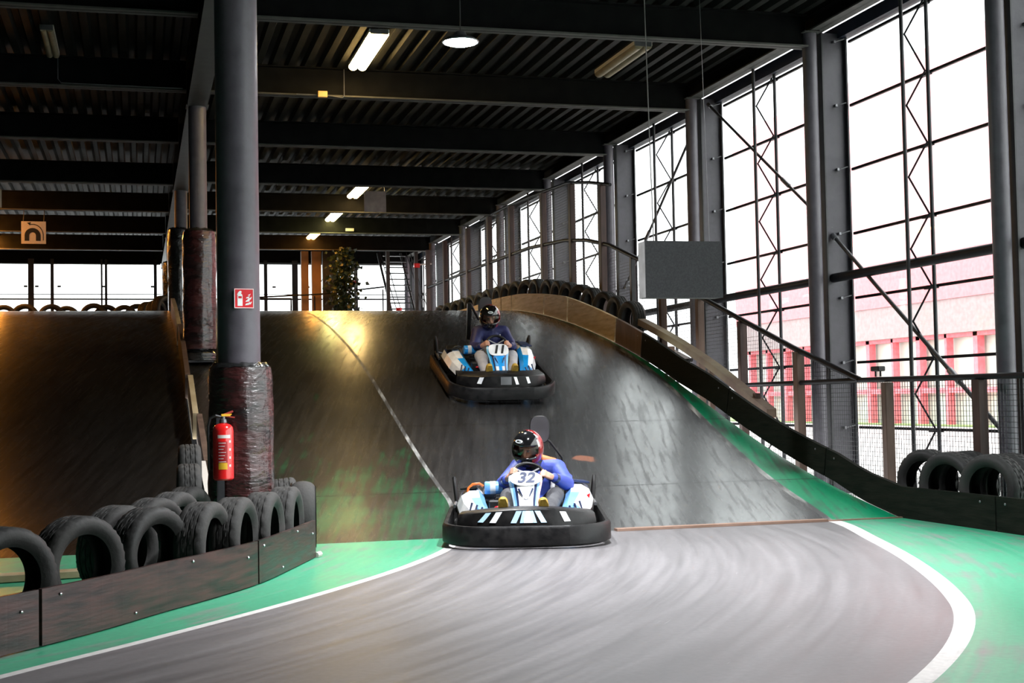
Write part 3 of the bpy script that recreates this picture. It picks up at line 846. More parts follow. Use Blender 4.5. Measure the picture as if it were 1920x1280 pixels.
def plate_sign(name, label, cat, c, w, h, face_m, rot, draw, th=.004, border=None):
    t = thing(name, label, cat, c, rot)
    mb = MB(); mb.box((0, th / 2, 0), (w, th, h)); mb.build('plate', face_m, t)
    draw(t)
    return t
def flat(poly, m, t, name, d=.0015):
    mb = MB(); mb.prism(poly, -d, 0.0005, 'XZ'); return mb.build(name, m, t)
def ext_sign(t):
    w = .078
    for (a, b, c_, d) in ((-w, -w, w, -w + .005), (-w, w - .005, w, w), (-w, -w, -w + .005, w), (w - .005, -w, w, w)):
        mb = MB(); mb.box(((a + c_) / 2, -.001, (b + d) / 2), (c_ - a, .002, d - b)); mb.build('white_border', WHITE, t)
    mb = MB()
    mb.prism([(-.052, -.06), (-.012, -.06), (-.012, .0), (-.052, .0)], -.002, 0, 'XZ')
    mb.prism([(-.052, .018), (-.012, .018), (-.014, .03), (-.022, .038), (-.042, .038), (-.05, .03)], -.002, 0, 'XZ')
    mb.prism([(-.052, .0), (-.046, .0), (-.046, .018), (-.052, .018)], -.002, 0, 'XZ'); mb.prism([(-.018, .0), (-.012, .0), (-.012, .018), (-.018, .018)], -.002, 0, 'XZ')
    mb.prism([(-.04, .038), (-.024, .038), (-.018, .055), (-.03, .062), (-.046, .05), (-.056, .028), (-.05, .026)], -.002, 0, 'XZ')
    mb.build('extinguisher_pictogram', WHITE, t)
    mb = MB()
    for (x, z, s) in ((.028, -.055, 1.), (.044, -.05, .9), (.03, -.028, .95), (.044, -.012, .9), (.03, .0, .75), (.042, .022, .55)):
        mb.prism([(x - .02 * s, z), (x + .012 * s, z + .004), (x + .022 * s, z + .03 * s), (x + .008 * s, z + .02 * s), (x - .012 * s, z + .014 * s)], -.002, 0, 'XZ')
    mb.build('flame_pictogram', WHITE, t)
plate_sign('fire_sign', 'red fire extinguisher sign with white pictogram on the thick left column', 'sign', (.822, 11.205, 2.05), .158, .16, SIGNRED, (0, 0, R(8)), ext_sign)

def uturn(t):
    for sx in (-.2, .2):
        mb = MB(); mb.tube([(sx, .005, .22), (sx, .25, .5)], .008, 6); mb.build('hanger', GREYM, t)
    mb = MB(); o = []; q = []
    for k in range(15):
        a = PI * k / 14; o.append((.155 * math.cos(a) - .02, -.06 + .155 * math.sin(a))); q.append((.065 * math.cos(a) - .02, -.06 + .065 * math.sin(a)))
    mb.prism([(.135, -.17)] + o + [(-.175, -.17), (-.085, -.17)] + q[::-1] + [(.045, -.17)], -.004, 0, 'XZ')
    mb.build('arch_pictogram', BLACK, t)
    mb = MB(); c1 = []; c2 = []
    for k in range(12):
        a = PI * .62 * k / 11 - .1; c1.append((.215 * math.cos(a) - .02, -.06 + .24 * math.sin(a))); c2.append((.2 * math.cos(a) - .02, -.06 + .222 * math.sin(a)))
    mb.prism([(.195, -.16)] + c1 + c2[::-1] + [(.18, -.16)], -.004, 0, 'XZ')
    mb.prism([(-.07, .145), (-.13, .2), (-.05, .215)], -.004, 0, 'XZ')
    mb.build('arrow_pictogram', BLACK, t)
plate_sign('hairpin_sign', 'square hairpin-bend arrow sign hanging over the side lane at left', 'sign', (-2.05, 29.8, 4.81), .48, .46, OFFW, (0, 0, 0), uturn, .01)
t = thing('blank_panel', 'blank square pinkish board on the ceiling beams beside the small lit lamps', 'panel', (4.73, 28, 5.32))
mb = MB(); mb.box((0, 0, 0), (.45, .02, .43)); mb.build('board', mat('pinkish_board', (.34, .27, .25), rough=.8), t)
for sx in (-.2, .2):
    mb = MB(); mb.tube([(sx, 0, .2), (sx, 0, .49)], .008, 6); mb.build('hanger', GREYM, t)
t = thing('blank_panel', 'pale board cut off by the left edge of the photo, on a beam', 'panel', (-2.72, 28.6, 5.33))
mb = MB(); mb.box((0, 0, 0), (.32, .02, .36)); mb.build('board', OFFW, t)
mb = MB(); mb.tube([(.05, 0, .17), (.05, 0, .48)], .008, 6); mb.build('hanger', GREYM, t)
t = thing('junction_box', 'small orange-lit junction box with conduit on the second roof beam', 'box', (2.455, 18.70, 5.41))
mb = MB(); mb.box((0, 0, 0), (.13, .06, .085), bev=.006); mb.build('housing', mat('orange_lit_box', (.55, .33, .12), rough=.5), t)  # orange lamp light is put into the housing colour
mb = MB(); mb.tube([(-.35, .02, -.005), (.07, .02, -.005), (.28, .02, -.03), (.30, .02, 0), (.30, .02, .36)], .006, 6); mb.build('conduit', GREYM, t)
t = thing('cable_conduit', 'thin cable conduit dropping on the left beam below the unlit lamp', 'conduit', (-1.0, 18.72, 5.42))
mb = MB(); mb.tube([(.02, 0, .38), (.02, 0, .06), (.06, 0, .01), (1.6, 0, .0)], .006, 6); mb.build('conduit', GREYM, t)
t = thing('emergency_light', 'small pale emergency light box on a far roof beam', 'lamp', (5.05, 33.69, 5.45))
mb = MB(); mb.box((0, 0, 0), (.2, .05, .07)); mb.build('housing', OFFW, t)

# extinguisher on the pad
E_ = thing('fire_extinguisher', 'red fire extinguisher with labels hanging in front of the wrapped column pad', 'fire extinguisher', (.635, 10.98, .62), (0, 0, R(6)))
mb = MB(); mb.lathe([(0, 0), (.068, 0), (.08, .012), (.08, .38), (.074, .41), (.055, .43), (.03, .44), (0, .44)], 32); mb.build('cylinder', RED, E_, smooth=True)
mb = MB(); mb.lathe([(.022, .435), (.03, .445), (.026, .47), (.018, .475), (.018, .5), (0, .5)], 16); mb.build('neck', GREYM, E_, smooth=True)
mb = MB(); mb.box((.03, 0, .515), (.1, .022, .014), rot=(0, -.35, 0)); mb.box((.045, 0, .49), (.09, .02, .01), rot=(0, .15, 0)); mb.build('lever', mat('lever_red', (.3, .03, .02), rough=.4), E_)
mb = MB(); mb.box((.02, -.01, .503), (.07, .02, .018)); mb.tube([(.05, -.01, .503), (.065, -.012, .51)], .006, 6); mb.build('valve', YELLOW, E_)
mb = MB(); mb.tube([(-.02, -.01, .49), (-.06, -.02, .5), (-.1, -.01, .48), (-.115, 0, .42), (-.112, .01, .3), (-.108, .01, .08)], .011, 8); mb.build('hose', BLACK, E_, smooth=True)
def curved(t, a0, a1, z0, z1, m, name, r=.081):
    mb = MB(); mb.grid([[(r * math.sin(a), -r * math.cos(a), z) for a in yrange(a0, a1, 8)] for z in (z0, z1)]); return mb.build(name, m, t)
LBLD = mat('label_dark_red', (.35, .01, .012), rough=.4)
LBLW = mat('label_white', (.7, .62, .6), rough=.5)
curved(E_, -.7, .55, .325, .35, LBLW, 'title_label')
curved(E_, -.7, .25, .11, .30, LBLD, 'text_label', .0808)
for k in range(7): curved(E_, -.62, .1 - .12 * (k % 3), .285 - k * .024, .29 - k * .024, LBLW, 'text_line', .0814)
for k in range(4): curved(E_, .42, .62, .29 - k * .062, .308 - k * .062, LBLW, 'pictogram_label')
curved(E_, -.62, .22, .085, .135, YELLOW, 'yellow_label', .0815)
mb = MB(); mb.box((0, .1, .3), (.1, .05, .1)); mb.box((0, .085, .42), (.03, .03, .02)); mb.build('wall_bracket', BLACK, E_)
t = thing('bracket_post', 'dark upright post behind and below the fire extinguisher', 'post', (.62, 11.12, 0))
mb = MB(); mb.box((0, 0, .55), (.06, .04, 1.1)); mb.build('post', STEELD, t)

# ------------------------------------------------------------------ hanging box, lamps
t = thing('hanging_box', 'large dark grey box-shaped panel hanging on two cords over the ramp edge', 'panel', (5.63, 13.7, 2.25))
mb = MB(); mb.box((0, 0, .305), (.88, .012, .605)); mb.build('front_face', GREYBOX, t)
mb = MB(); mb.box((0, .11, .305), (.875, .205, .6)); mb.build('box_body', GREYBOXL, t)
for sx, nm in ((-1, 'left'), (1, 'right')):
    mb = MB(); mb.tube([(sx * .32, .05, .6), (sx * .32 - .05, .05, 3.55)], .003 if sx > 0 else .006, 6); mb.build('cord', GREYM if sx > 0 else mat('pale_rope', (.12, .115, .11), rough=.8), t)

def batten(label, x, y, z, L, m, angle=0., wide=.25, lit=None):
    t = thing('batten_lamp', label, 'lamp', (x, y, z), (0, 0, angle), group='batten lamps')
    mb = MB(); mb.box((0, 0, .03), (wide, L, .05)); mb.build('housing', OFFW if m is LAMPOFF else WHITE, t)
    for sx in (-1, 1):
        mb = MB(); rows = []
        for yy in (-L / 2, L / 2):
            rows.append([(sx * wide * .25 + wide * .24 * math.cos(a), yy, wide * .2 * math.sin(a)) for a in yrange(-PI, 0, 8)])
        mb.grid(rows); mb.f.append(list(range(9))); mb.m.append(0); mb.f.append(list(range(9, 18))); mb.m.append(0)
        mb.build('diffuser', m, t, smooth=True)
    mb = MB()
    for yy in (-L / 2, L / 2): mb.box((0, yy, .02), (wide * .9, .02, .06))
    mb.build('end_cap', GREYM, t)
    if lit:
        l = bpy.data.lights.new('batten_light', 'AREA'); l.shape = 'RECTANGLE'; l.size = wide; l.size_y = L; l.energy = lit[0]; l.color = lit[1]
        o = bpy.data.objects.new('batten_light', l); COL.objects.link(o); o.parent = t; o.location = (0, 0, -wide * .25)
    return t
WARM = (1, .72, .36); ORG = (1, .48, .12)
batten('large lit yellow-white twin-tube lamp on the ceiling left of the round lamp', 2.90, 17.55, 5.74, 1.75, LAMP)
batten('unlit brownish twin-tube lamp on the ceiling at the right', 6.33, 17.4, 5.74, 1.6, LAMPOFF)
batten('dim unlit lamp on the ceiling over the side lane at upper left', -1.03, 17.9, 5.74, 1.3, LAMPOFF, wide=.16)
batten('small lit warm lamp far back, next to the blank square board', 4.55, 29.1, 5.70, 1.5, LAMP)
batten('small lit yellow-green lamp far back, below the one by the square board', 4.58, 33.0, 5.70, 1.5, mat('lime_tube', (.9, .9, .6), emit=(1, .85, .3), estr=10.))
batten('smallest lit orange lamp at the far end of the lamp row', 4.56, 36.8, 5.70, 1.5, LAMPO)
for yy, lab in ((29.2, 'lit orange lamp over the side lane just outside the left photo edge'), (33.0, 'second lit orange lamp over the side lane, outside the photo at left'), (36.8, 'farthest lit orange lamp over the side lane, outside the photo at left')):
    batten(lab, -3.6, yy, 5.60, 1.5, mat('deep_orange_tube', (.9, .6, .3), emit=(1, .36, .05), estr=20.), wide=.3)
def round_lamp(label, loc, energy):
    t = thing('round_lamp', label, 'lamp', loc, group='round lamps')
    mb = MB(); mb.lathe([(0, .1), (.05, .1), (.07, .06), (.15, .03), (.19, 0), (.185, -.01), (.12, .0), (0, .0)], 32); mb.build('housing', GREYM, t, smooth=True)
    mb = MB(); mb.lathe([(0, -.045), (.06, -.04), (.12, -.028), (.165, -.014), (.18, -.002)], 32); mb.build('diffuser', LAMPW, t, smooth=True)
    mb = MB(); mb.tube([(0, 0, .1), (0, 0, 5.8 - loc[2])], .006, 6); mb.build('cord', WIRE, t)
    l = bpy.data.lights.new('round_lamp_light', 'AREA'); l.shape = 'DISK'; l.size = .32; l.spread = R(115); l.energy = energy; l.color = (.95, .97, 1)
    o = bpy.data.objects.new('round_lamp_light', l); COL.objects.link(o); o.parent = t; o.location = (0, 0, -.06)
round_lamp('bright white round lamp hanging from the ceiling', (3.20, 13.6, 4.86), 40)
round_lamp('white round lamp above the foreground floor, outside the top of the photo', (3.4, 9.2, 4.86), 62)

# ------------------------------------------------------------------ ramp-top hall: stairs, ivy, posts, rail
ST = thing('stairs', 'steep steel stairs with open treads far back at the ramp top', 'stairs', (7.15, 38, 3.0))
for sx in (-1, 1):
    mb = MB(); mb.box((sx * .40, 0, 1.3), (.10, .10, 2.6)); mb.build('post', mat('stair_post', (.05, .035, .03), rough=.6), ST)
    mb = MB(); mb.tube([(sx * .33 - .2, .9, 2.45), (sx * .33 + .12, -.2, .1)], .035, 8); mb.build('stringer', STEELD, ST)
    for q in (0, .12): 
        mb = MB(); mb.tube([(sx * .38 - .12 + q, .7, 2.45), (sx * .38 + .22 + q, -.6, .3)], .014, 6); mb.build('handrail', STEELD, ST)
for k in range(13):
    mb = MB(); mb.box((-.03 + (6 - k) * .012, .25 + (k - 6) * .06, .28 + k * .172), (.64, .14, .028)); mb.build('tread', STEELD, ST)
t = thing('fire_bucket', 'small red object at the foot of the far stairs', 'bucket', (6.88, 37.1, 3.62))
mb = MB(); mb.lathe([(0, 0), (.07, 0), (.09, .14), (.085, .14), (.065, .02)], 16); mb.build('bucket', SIGNRED, t, smooth=True)
mb = MB(); mb.box((0, 0, -.31), (.3, .3, .61)); mb.build('stand', STEELD, t)
t = thing('wall_notice', 'tiny red and white notice on the far window left of the stairs', 'sign', (6.28, 41.18, 4.86))
mb = MB(); mb.box((0, 0, 0), (.09, .02, .17)); mb.build('board', SIGNRED, t)
mb = MB(); mb.box((0, -.012, .02), (.06, .006, .05)); mb.build('white_field', WHITE, t)
t = thing('wall_bracket_lamp', 'small red alarm light on a bracket near the far right column', 'lamp', (7.45, 37.4, 4.95))
mb = MB(); mb.box((0, 0, 0), (.16, .12, .12)); mb.build('housing', RED, t)
mb = MB(); mb.tube([(.06, 0, .03), (.42, 0, .05)], .02, 8); mb.build('arm', OFFW, t)
for k, (x, w_, m) in enumerate(((4.46, .2, mat('lit_wood_post', (.2, .11, .05), (.28, .16, .08), rough=.6, scale=3)), (4.78, .26, mat('lit_wood_post', (.2, .11, .05))), (5.15, .4, STEELD))):  # brown of the pair carries the orange lamp glow
    t = thing('far_post', ['brown post left of the pair at the far ramp top', 'brown post right of the pair at the far ramp top, lit orange', 'wide dark post beside the hanging ivy far back'][k], 'post', (x, 38.2, 3.0))
    mb = MB(); mb.box((0, 0, 1.2), (w_, .15, 2.4)); mb.build('post', m, t)
t = thing('ivy_plant', 'dark climbing ivy hanging beside the far posts', 'plant', (5.5, 37.4, 3.0))
mb = MB(); mb.tube([(-.1, 0, 0), (-.05, 0, 1.2), (-.12, 0, 2.3)], .03, 6); mb.build('stem', TIMBER, t)
mb = MB(); rn = random.Random(3)
for k in range(1300):
    z = rn.uniform(.1, 2.4); wd = .5 * (1 - .25 * z / 2.4)
    c = Vector((rn.gauss(-.1, .19) * (1 if z < 2 else .7), rn.uniform(-.25, .25), z))
    a = Euler((rn.uniform(-1, 1), rn.uniform(-1, 1), rn.uniform(0, 6))).to_matrix(); s = rn.uniform(.05, .085)
    vs = [c + a @ Vector(q) * s for q in ((-1, 0, 0), (-.3, .1, -.8), (1, 0, 0), (-.2, .1, .8))]
    mb.add(vs, [(0, 1, 2, 3)])
mb.build('foliage', LEAF, t)
t = thing('far_rail', 'thin dark handrail crossing in front of the far windows, left of the stairs', 'rail', (5.0, 38, 3.0))
mb = MB(); mb.tube([(-2.1, 0, 1.1), (-.2, 0, 1.2), (1.64, 0, 1.41)], .022, 8); mb.build('rail', RAILM, t)
for x in (-2.0, -.3, 1.6):
    mb = MB(); mb.tube([(x, 0, 0), (x, 0, 1.15 + max(0, x * .12))], .02, 6); mb.build('post', RAILM, t)
t = thing('low_frame', 'low black tube frame behind the crest, right of the thick column', 'rail', (3.4, 37, 3.0))
mb = MB(); mb.tube([(-.6, 0, 0), (-.6, 0, 1.0), (.55, 0, 1.0), (.55, 0, 0)], .03, 8); mb.build('frame', RAILM, t)

# ------------------------------------------------------------------ outside
g = MB(); g.box((20, 20, -.15), (22, 140, .1)); tag(g.build('floor_outside_paving', PAVE), kind='structure')
g = MB(); g.box((44, 20, -.11), (30, 140, .1)); tag(g.build('floor_outside_grass', GRASS), kind='structure')
B_ = thing('office_building', 'red clad glazed building outside beyond the glass wall', 'building', (29.5, 42, -.1))
mb = MB(); mb.box((.4, 0, 10.6), (.8, 46, 8.0)); mb.build('upper_cladding', BUILDR, B_)
mb = MB(); mb.box((.38, 0, 5.7), (.8, 46, 1.8)); mb.build('fascia', mat('red_fascia', (.8, .2, .22), (.83, .25, .27), rough=.7), B_)
mb = MB(); mb.box((.4, 0, 4.15), (.7, 46, 1.3)); mb.build('grey_band', BUILDG, B_)
mb = MB(); mb.box((.8, 0, 1.75), (.1, 46, 3.5)); mb.build('glazing', BUILDW, B_)
for k in range(24):
    mb = MB(); mb.box((.5, -22.6 + k * 1.95, 1.75), (.3, .28 if k % 2 else .16, 3.5)); mb.build('frame_post', BUILDF, B_)
mb = MB(); mb.box((.5, 0, 1.35), (.24, 46, .2)); mb.box((.5, 0, 3.45), (.3, 46, .2)); mb.build('frame_rail', BUILDF, B_)

# ------------------------------------------------------------------ go-karts (front = -Y, viewer's right = +X)
def plan_loop(hx, yf, yr, rf, rr, n=10):
    """rounded plan outline; front corners radius rf, rear rr; front edge bowed"""
    o = []
    for cx, cy, r, a0 in ((hx - rf, yf + rf, rf, -90), (hx - rr, yr - rr, rr, 0), (-hx + rr, yr - rr, rr, 90), (-hx + rf, yf + rf, rf, 180)):
        for k in range(n + 1):
            a = R(a0 + 90 * k / n); o.append([cx + r * math.cos(a), cy + r * math.sin(a)])
    for p in o:
        if p[1] < 0: p[1] -= .07 * max(0, 1 - (p[0] / hx) ** 2) * min(1, max(0, (-p[1]) / .9))
    return o
KART = {}
def wheel(t, x, y, r, w, steer=0.):
    e = MB()
    prof = [(r * .5, -w * .42), (r * .62, -w * .5), (r * .9, -w * .5), (r, -w * .38), (r, w * .38), (r * .9, w * .5), (r * .62, w * .5), (r * .5, w * .42)]
    e.lathe(prof, 28, axis='X', closed=True)
    o = e.build('wheel', RUBBER, t, smooth=True, loc=(x, y, r)); o.rotation_euler = (0, 0, steer)
    h = MB(); h.lathe([(0, -w * .3), (r * .5, -w * .42), (r * .5, w * .42), (0, w * .3)], 20, axis='X'); h.build('rim', GREYM, o, smooth=True)
    for k in range(4):
        nb = MB(); nb.ell((math.copysign(w * .36, x), r * .28 * math.cos(k * PI / 2), r * .28 * math.sin(k * PI / 2)), (.012, .012, .012), 8, 6); nb.build('wheel_nut', CHROME, o)
    return o
def make_kart(name, label, num, blue, pale, loc, rot, oval):
    t = thing(name, label, 'go-kart', loc, rot, group='go-karts')
    # wrap-round rubber bumper
    lp = plan_loop(.695, -.93, .95, .34, .22)
    sec = [(-.035, .05), (-.035, .18), (-.018, .205), (.012, .205), (.02, .18), (.02, .055)]
    rows = []
    n = len(lp)
    for i in range(n):
        a, b = lp[i - 1], lp[(i + 1) % n]
        tx, ty = b[0] - a[0], b[1] - a[1]; L = math.hypot(tx, ty) or 1
        nx, ny = ty / L, -tx / L
        rows.append([(lp[i][0] - nx * q, lp[i][1] - ny * q, z) for q, z in sec])
    mb = MB(); mb.grid(rows + [rows[0]], close_u=True); mb.build('bumper', BPLASTIC, t, smooth=True)
    # lower rubber lip
    mb = MB(); mb.tube([(p[0] * .985, p[1] * .985, .05) for p in lp], .022, 8, closed=True); mb.build('bumper_lip', RUBBER, t, smooth=True)
    # front fairing behind the bumper
    rows = []
    for k in range(17):
        u = -1 + 2 * k / 16; x = .60 * u; y = -.93 + .30 * abs(u) ** 2.6
        zt = .345 - .07 * abs(u) ** 2
        rows.append([(x, y + .0, .17), (x, y + .006, .215), (x * .985, y + .035, zt - .012), (x * .97, y + .06, zt), (x * .94, y + .30, zt - .005), (x * .92, y + .32, .18)])
    mb = MB(); mb.grid(rows); mb.build('front_fairing', BPLASTIC, t, smooth=True)
    def fy(u): return -.93 + .30 * abs(u) ** 2.6
    def decal(u0, u1, sl, m, nm):
        q = []
        mb = MB(); rws = []
        for k in range(5):
            u = u0 + (u1 - u0) * k / 4
            rw_ = []
            for f in (0, .5, 1):
                uu = u + sl * f * .1; x = .60 * uu * (1 - .015 * f); zt = .333 - .07 * abs(uu) ** 2
                y = fy(uu) + .008 + .027 * f; z = .225 + (zt - .225) * f * .92
                rw_.append((x, y - .006, z))
            rws.append(rw_)
        mb.grid(rws); mb.build(nm, m, t)
    if oval:
        for u0, u1, sl, m in ((-.70, -.62, 1.1, pale), (-.53, -.44, .9, KWHITE), (-.23, -.15, .8, pale), (-.10, -.05, .4, pale), (-.045, .085, .0, KWHITE), (.09, .14, -.5, pale), (.20, .28, -.9, pale), (.53, .62, -.6, KWHITE)):
            decal(u0, u1, sl, m, 'white_decal')
    else:
        for u0, u1, sl, m in ((-.62, -.53, .5, KWHITE), (-.12, .12, 0, GREYM), (.22, .29, -.5, KWHITE), (.50, .57, -.4, KWHITE)):
            decal(u0, u1, sl, m, 'white_decal')
    # floor tray, chassis tubes, nerf hoops
    mb = MB(); mb.prism([(-.30, -.80), (.30, -.80), (.36, -.3), (.36, .7), (-.36, .7), (-.36, -.3)], .055, .075, 'XY'); mb.build('floor_tray', STEELD, t)
    for sx in (-1, 1):
        mb = MB(); mb.tube([(sx * .25, -.85, .1), (sx * .33, -.4, .1), (sx * .36, .2, .1), (sx * .33, .85, .1)], .016, 8); mb.build('chassis_tube', GREYM, t, smooth=True)
        mb = MB(); mb.tube([(sx * .64, .62, .16), (sx * .665, .66, .42), (sx * .672, .70, .475), (sx * .665, .74, .42), (sx * .64, .8, .16)], .02, 10); mb.build('rear_hoop', BPLASTIC, t, smooth=True)
        mb = MB(); mb.tube([(sx * .5, .80, .20), (sx * .655, .72, .26), (sx * .66, .4, .24)], .016, 8); mb.build('side_tube', GREYM, t, smooth=True)
    mb = MB(); mb.tube([(-.56, .52, .14), (.56, .52, .14)], .02, 10); mb.build('rear_axle', CHROME, t, smooth=True)
    wheel(t, -.50, -.52, .13, .13, .22 if oval else -.05); wheel(t, .50, -.52, .13, .13, .22 if oval else -.05)
    wheel(t, -.53, .52, .14, .20); wheel(t, .53, .52, .14, .20)
    # steering fairing with number panel
    rws = []; prof = [(.585, -.30, .135), (.575, -.335, .148), (.535, -.375, .150), (.50, -.41, .142), (.44, -.465, .126), (.37, -.53, .112), (.30, -.60, .104), (.235, -.66, .10)]
    us = [-1, -.86, -.72, -.55, -.2, .2, .55, .72, .86, 1]
    for z, y, hw in prof:
        rws.append([(u * hw, y + .055 * abs(u) ** 2.2, z - .012 * abs(u) ** 2) for u in us])
    def fm(i, j):
        if j in (0, 8): return 3 if j == 0 or not oval else 4
        if j in (1, 7): return 1
        if j in (2, 6): return 2 if i > 1 else 0
        if oval: return 0
        return 1 if (i in (3, 4) or (i > 4 and j in (4,))) else 0
    mb = MB(); mb.grid(rws, mi=fm); mb.build('nose_fairing', [KWHITE, blue, KNAVY, pale, KPINK], t, smooth=True)
    nrm = Vector((0, -.70, .72)).normalized()
    def on_nose(me, nm, m, x, f, off=.004):
        # lay a flat piece on the number field (between z .585 and .50)
        o = inst(nm, me, t, (x, -.33 - .055 * f - nrm.y * 0, .572 - .052 * f)); me.materials.clear(); me.materials.append(m)
        o.rotation_euler = (R(47), 0, 0); o.location = Vector(o.location) + nrm * off
        return o
    mb = MB(); pl = []
    for k in range(28):
        a = 2 * PI * k / 28
        if oval: pl.append((.142 * math.cos(a), .082 * math.sin(a)))
        else:
            c_, s_ = math.cos(a), math.sin(a); pl.append((.135 * math.copysign(abs(c_) ** .6, c_), .088 * math.copysign(abs(s_) ** .7, s_)))
    mb.prism(pl, 0, .004, 'XY')
    on_nose(mb.mesh('number_plate', [KWHITE]), 'number_plate', KWHITE, 0, .55, .012)
    on_nose(text_mesh(num, .155 if oval else .165, .002, .25, .004 if oval else .007), 'race_number', KNAVY if oval else BLACK, 0, .55, .019)
    # V stripes on the lower nose
    for sx in (-1, 1):
        mb = MB(); mb.tube([(sx * .062, -.448, .468), (sx * .03, -.502, .41)], [.010, .004], 6); mb.build('v_stripe', KNAVY, t)
    mb = MB(); mb.box((0, -.647, .25), (.09, .03, .06), rot=(R(-40), 0, 0)); mb.build('nose_intake', BLACK, t)
    if oval:
        mb = MB(); mb.tube([(-.022, -.512, .388), (0, -.52, .380), (.022, -.512, .388)], .0035, 6); mb.build('smile_mark', KNAVY, t)
    # side pods: sculpted boxes
    for sx in (-1, 1):
        rws = []
        sts = ([(-.42, .30, .38, .16, .23), (-.30, .32, .52, .15, .33), (-.05, .36, .60, .14, .40), (.2, .38, .63, .15, .45), (.42, .40, .63, .17, .46), (.5, .42, .6, .2, .42)])
        for (y, xi, xo, zb, zt) in sts:
            if sx < 0: zt = zb + (zt - zb) * .86
            rws.append([(sx * xi, y, zb), (sx * xi, y, zt - .05), (sx * (xi + .05), y, zt), (sx * (xi * .45 + xo * .55), y, zt - .005), (sx * (xo - .04), y, zt - .05), (sx * xo, y, zt - .14), (sx * xo, y, zb)])
        def pm(i, j):
            if i == 0: return 1
            if j == 5 or j == 0: return 3
            if j == 1: return 1 if i < 3 else 0
            if j == 2: return [1, 1, 0, 1, 0][i]
            if j == 3: return [0, 0, 0, 2, 0][i]
            return [1, 0, 0, 0, 2][i]
        mb = MB(); mb.grid(rws, mi=pm); f0 = len(mb.v)
        mb.f.append([0, 1, 2, 3, 4, 5, 6]); mb.m.append(1); mb.f.append([f0 - 7 + q for q in range(7)]); mb.m.append(3)
        sp_ = mb.build('side_pod', [KWHITE, blue, KNAVY, BPLASTIC], t)
        for q in range(3):
            mb = MB(); x0 = .385 + q * .045
            mb.tube([(sx * x0, -.335 + q * .01, .30 + .02 * q), (sx * (x0 + .035), -.40 + q * .02, .225)], [.011, .004], 6); mb.build('stripe', KNAVY, sp_)
        mb = MB(); mb.box((sx * .5, .3, .465 if sx > 0 else .425), (.16, .22, .02), rot=(0, sx * .12, .2 * sx), bev=.006); mb.build('pod_cap', KNAVY if sx > 0 else BPLASTIC, sp_)
        if sx > 0: 
            mb = MB(); mb.prism([(.55, .37), (.585, .385), (.575, .34)], -.085, -.08, 'XZ'); mb.build('red_mark', SIGNRED, sp_)
    # seat shell
    rws = []
    for (y, z, hw, d) in ((.02, .13, .15, .03), (.15, .085, .17, .06), (.33, .085, .19, .10), (.46, .14, .20, .13), (.55, .28, .205, .13), (.60, .42, .2, .10), (.64, .53, .18, .06), (.655, .56, .15, .03)):
        rws.append([(.07 + hw * u, y - d * abs(u) ** 3 * 1.2, z + d * abs(u) ** 3) for u in (-1, -.85, -.6, -.3, 0, .3, .6, .85, 1)])
    mb = MB(); mb.grid(rws)
    so = mb.build('seat', BPLASTIC, t, smooth=True); md = so.modifiers.new('th', 'SOLIDIFY'); md.thickness = .014
    # head pad on its stay
    hx = .155 if oval else .0
    mb = MB(); out = []
    for k in range(26):
        a = 2 * PI * k / 26; c_, s_ = math.cos(a), math.sin(a)
        out.append((hx + .09 * math.copysign(abs(c_) ** .62, c_), .125 * math.copysign(abs(s_) ** .72, s_) + .935))
    mb.prism(out, .60, .64, 'XZ'); mb.build('head_pad', mat('grey_pad', (.045, .044, .048), rough=.55), t)
    mb = MB(); mb.tube([(x, .62, z) for x, z in out], .008, 6, closed=True); mb.build('pad_rim', BPLASTIC, t)
    mb = MB(); mb.tube([(hx + .06, .66, .84), (hx + .1, .67, .81), (hx + .21, .70, .66), (hx + .24, .72, .3), (hx + .2, .74, .12)], .012, 8); mb.build('pad_stay', BPLASTIC, t)
    if not oval:
        mb = MB(); mb.box((-.22, .62, .72), (.06, .07, .52), bev=.012); mb.build('roll_post', BPLASTIC, t)
        mb = MB(); mb.tube([(-.2, .62, .95), (-.08, .62, .74)], .018, 8); mb.build('roll_stay', BPLASTIC, t)
    # engine block, tank and hose on the viewer's left
    mb = MB(); mb.box((-.36, .33, .22), (.2, .24, .2), bev=.02); mb.box((-.33, .30, .36), (.12, .14, .1), bev=.015); mb.build('engine', GREYM, t)
    for k in range(5):
        mb = MB(); mb.box((-.24, .30, .24 + k * .035), (.09, .16, .012)); mb.build('cooling_fin', CHROME, t)
    mb = MB(); mb.tube([(-.30, .12, .42), (-.02, .16, .43)], .032, 14); mb.build('air_filter', CHROME, t, smooth=True)
    mb = MB(); mb.lathe([(0, 0), (.055, 0), (.06, .01), (.06, .15), (.05, .165), (0, .17)], 18, axis='X', c=(-.37, .14, .43)); mb.build('fuel_tank', blue, t, smooth=True)
    mb = MB(); mb.lathe([(.0605, .05), (.0615, .05), (.0615, .1), (.0605, .1)], 18, axis='X', c=(-.37, .14, .43)); mb.build('tank_band', KWHITE, t, smooth=True)
    mb = MB(); mb.tube([(-.53, .2, .36), (-.525, .2, .42), (-.48, .2, .46), (-.42, .2, .465), (-.385, .2, .44)], .013, 8); mb.build('orange_hose' if oval else 'hose', ORANGE if oval else BLACK, t, smooth=True)
    mb = MB(); mb.box((-.25, -.22, .28), (.16, .08, .14), bev=.01); mb.build('battery_box', BLACK, t)
    mb = MB(); mb.ell((-.25, -.263, .29), (.03, .012, .014), 10, 6); mb.build('red_switch', SIGNRED, t)
    # steering
    wc = Vector((.03, -.12, .575)); rotm = Euler((R(38), 0, R(8 if oval else 0))).to_matrix()
    mb = MB(); mb.tube([wc + rotm @ Vector((.135 * math.cos(2 * PI * k / 32), .135 * math.sin(2 * PI * k / 32), 0)) for k in range(32)], .0165, 10, closed=True)
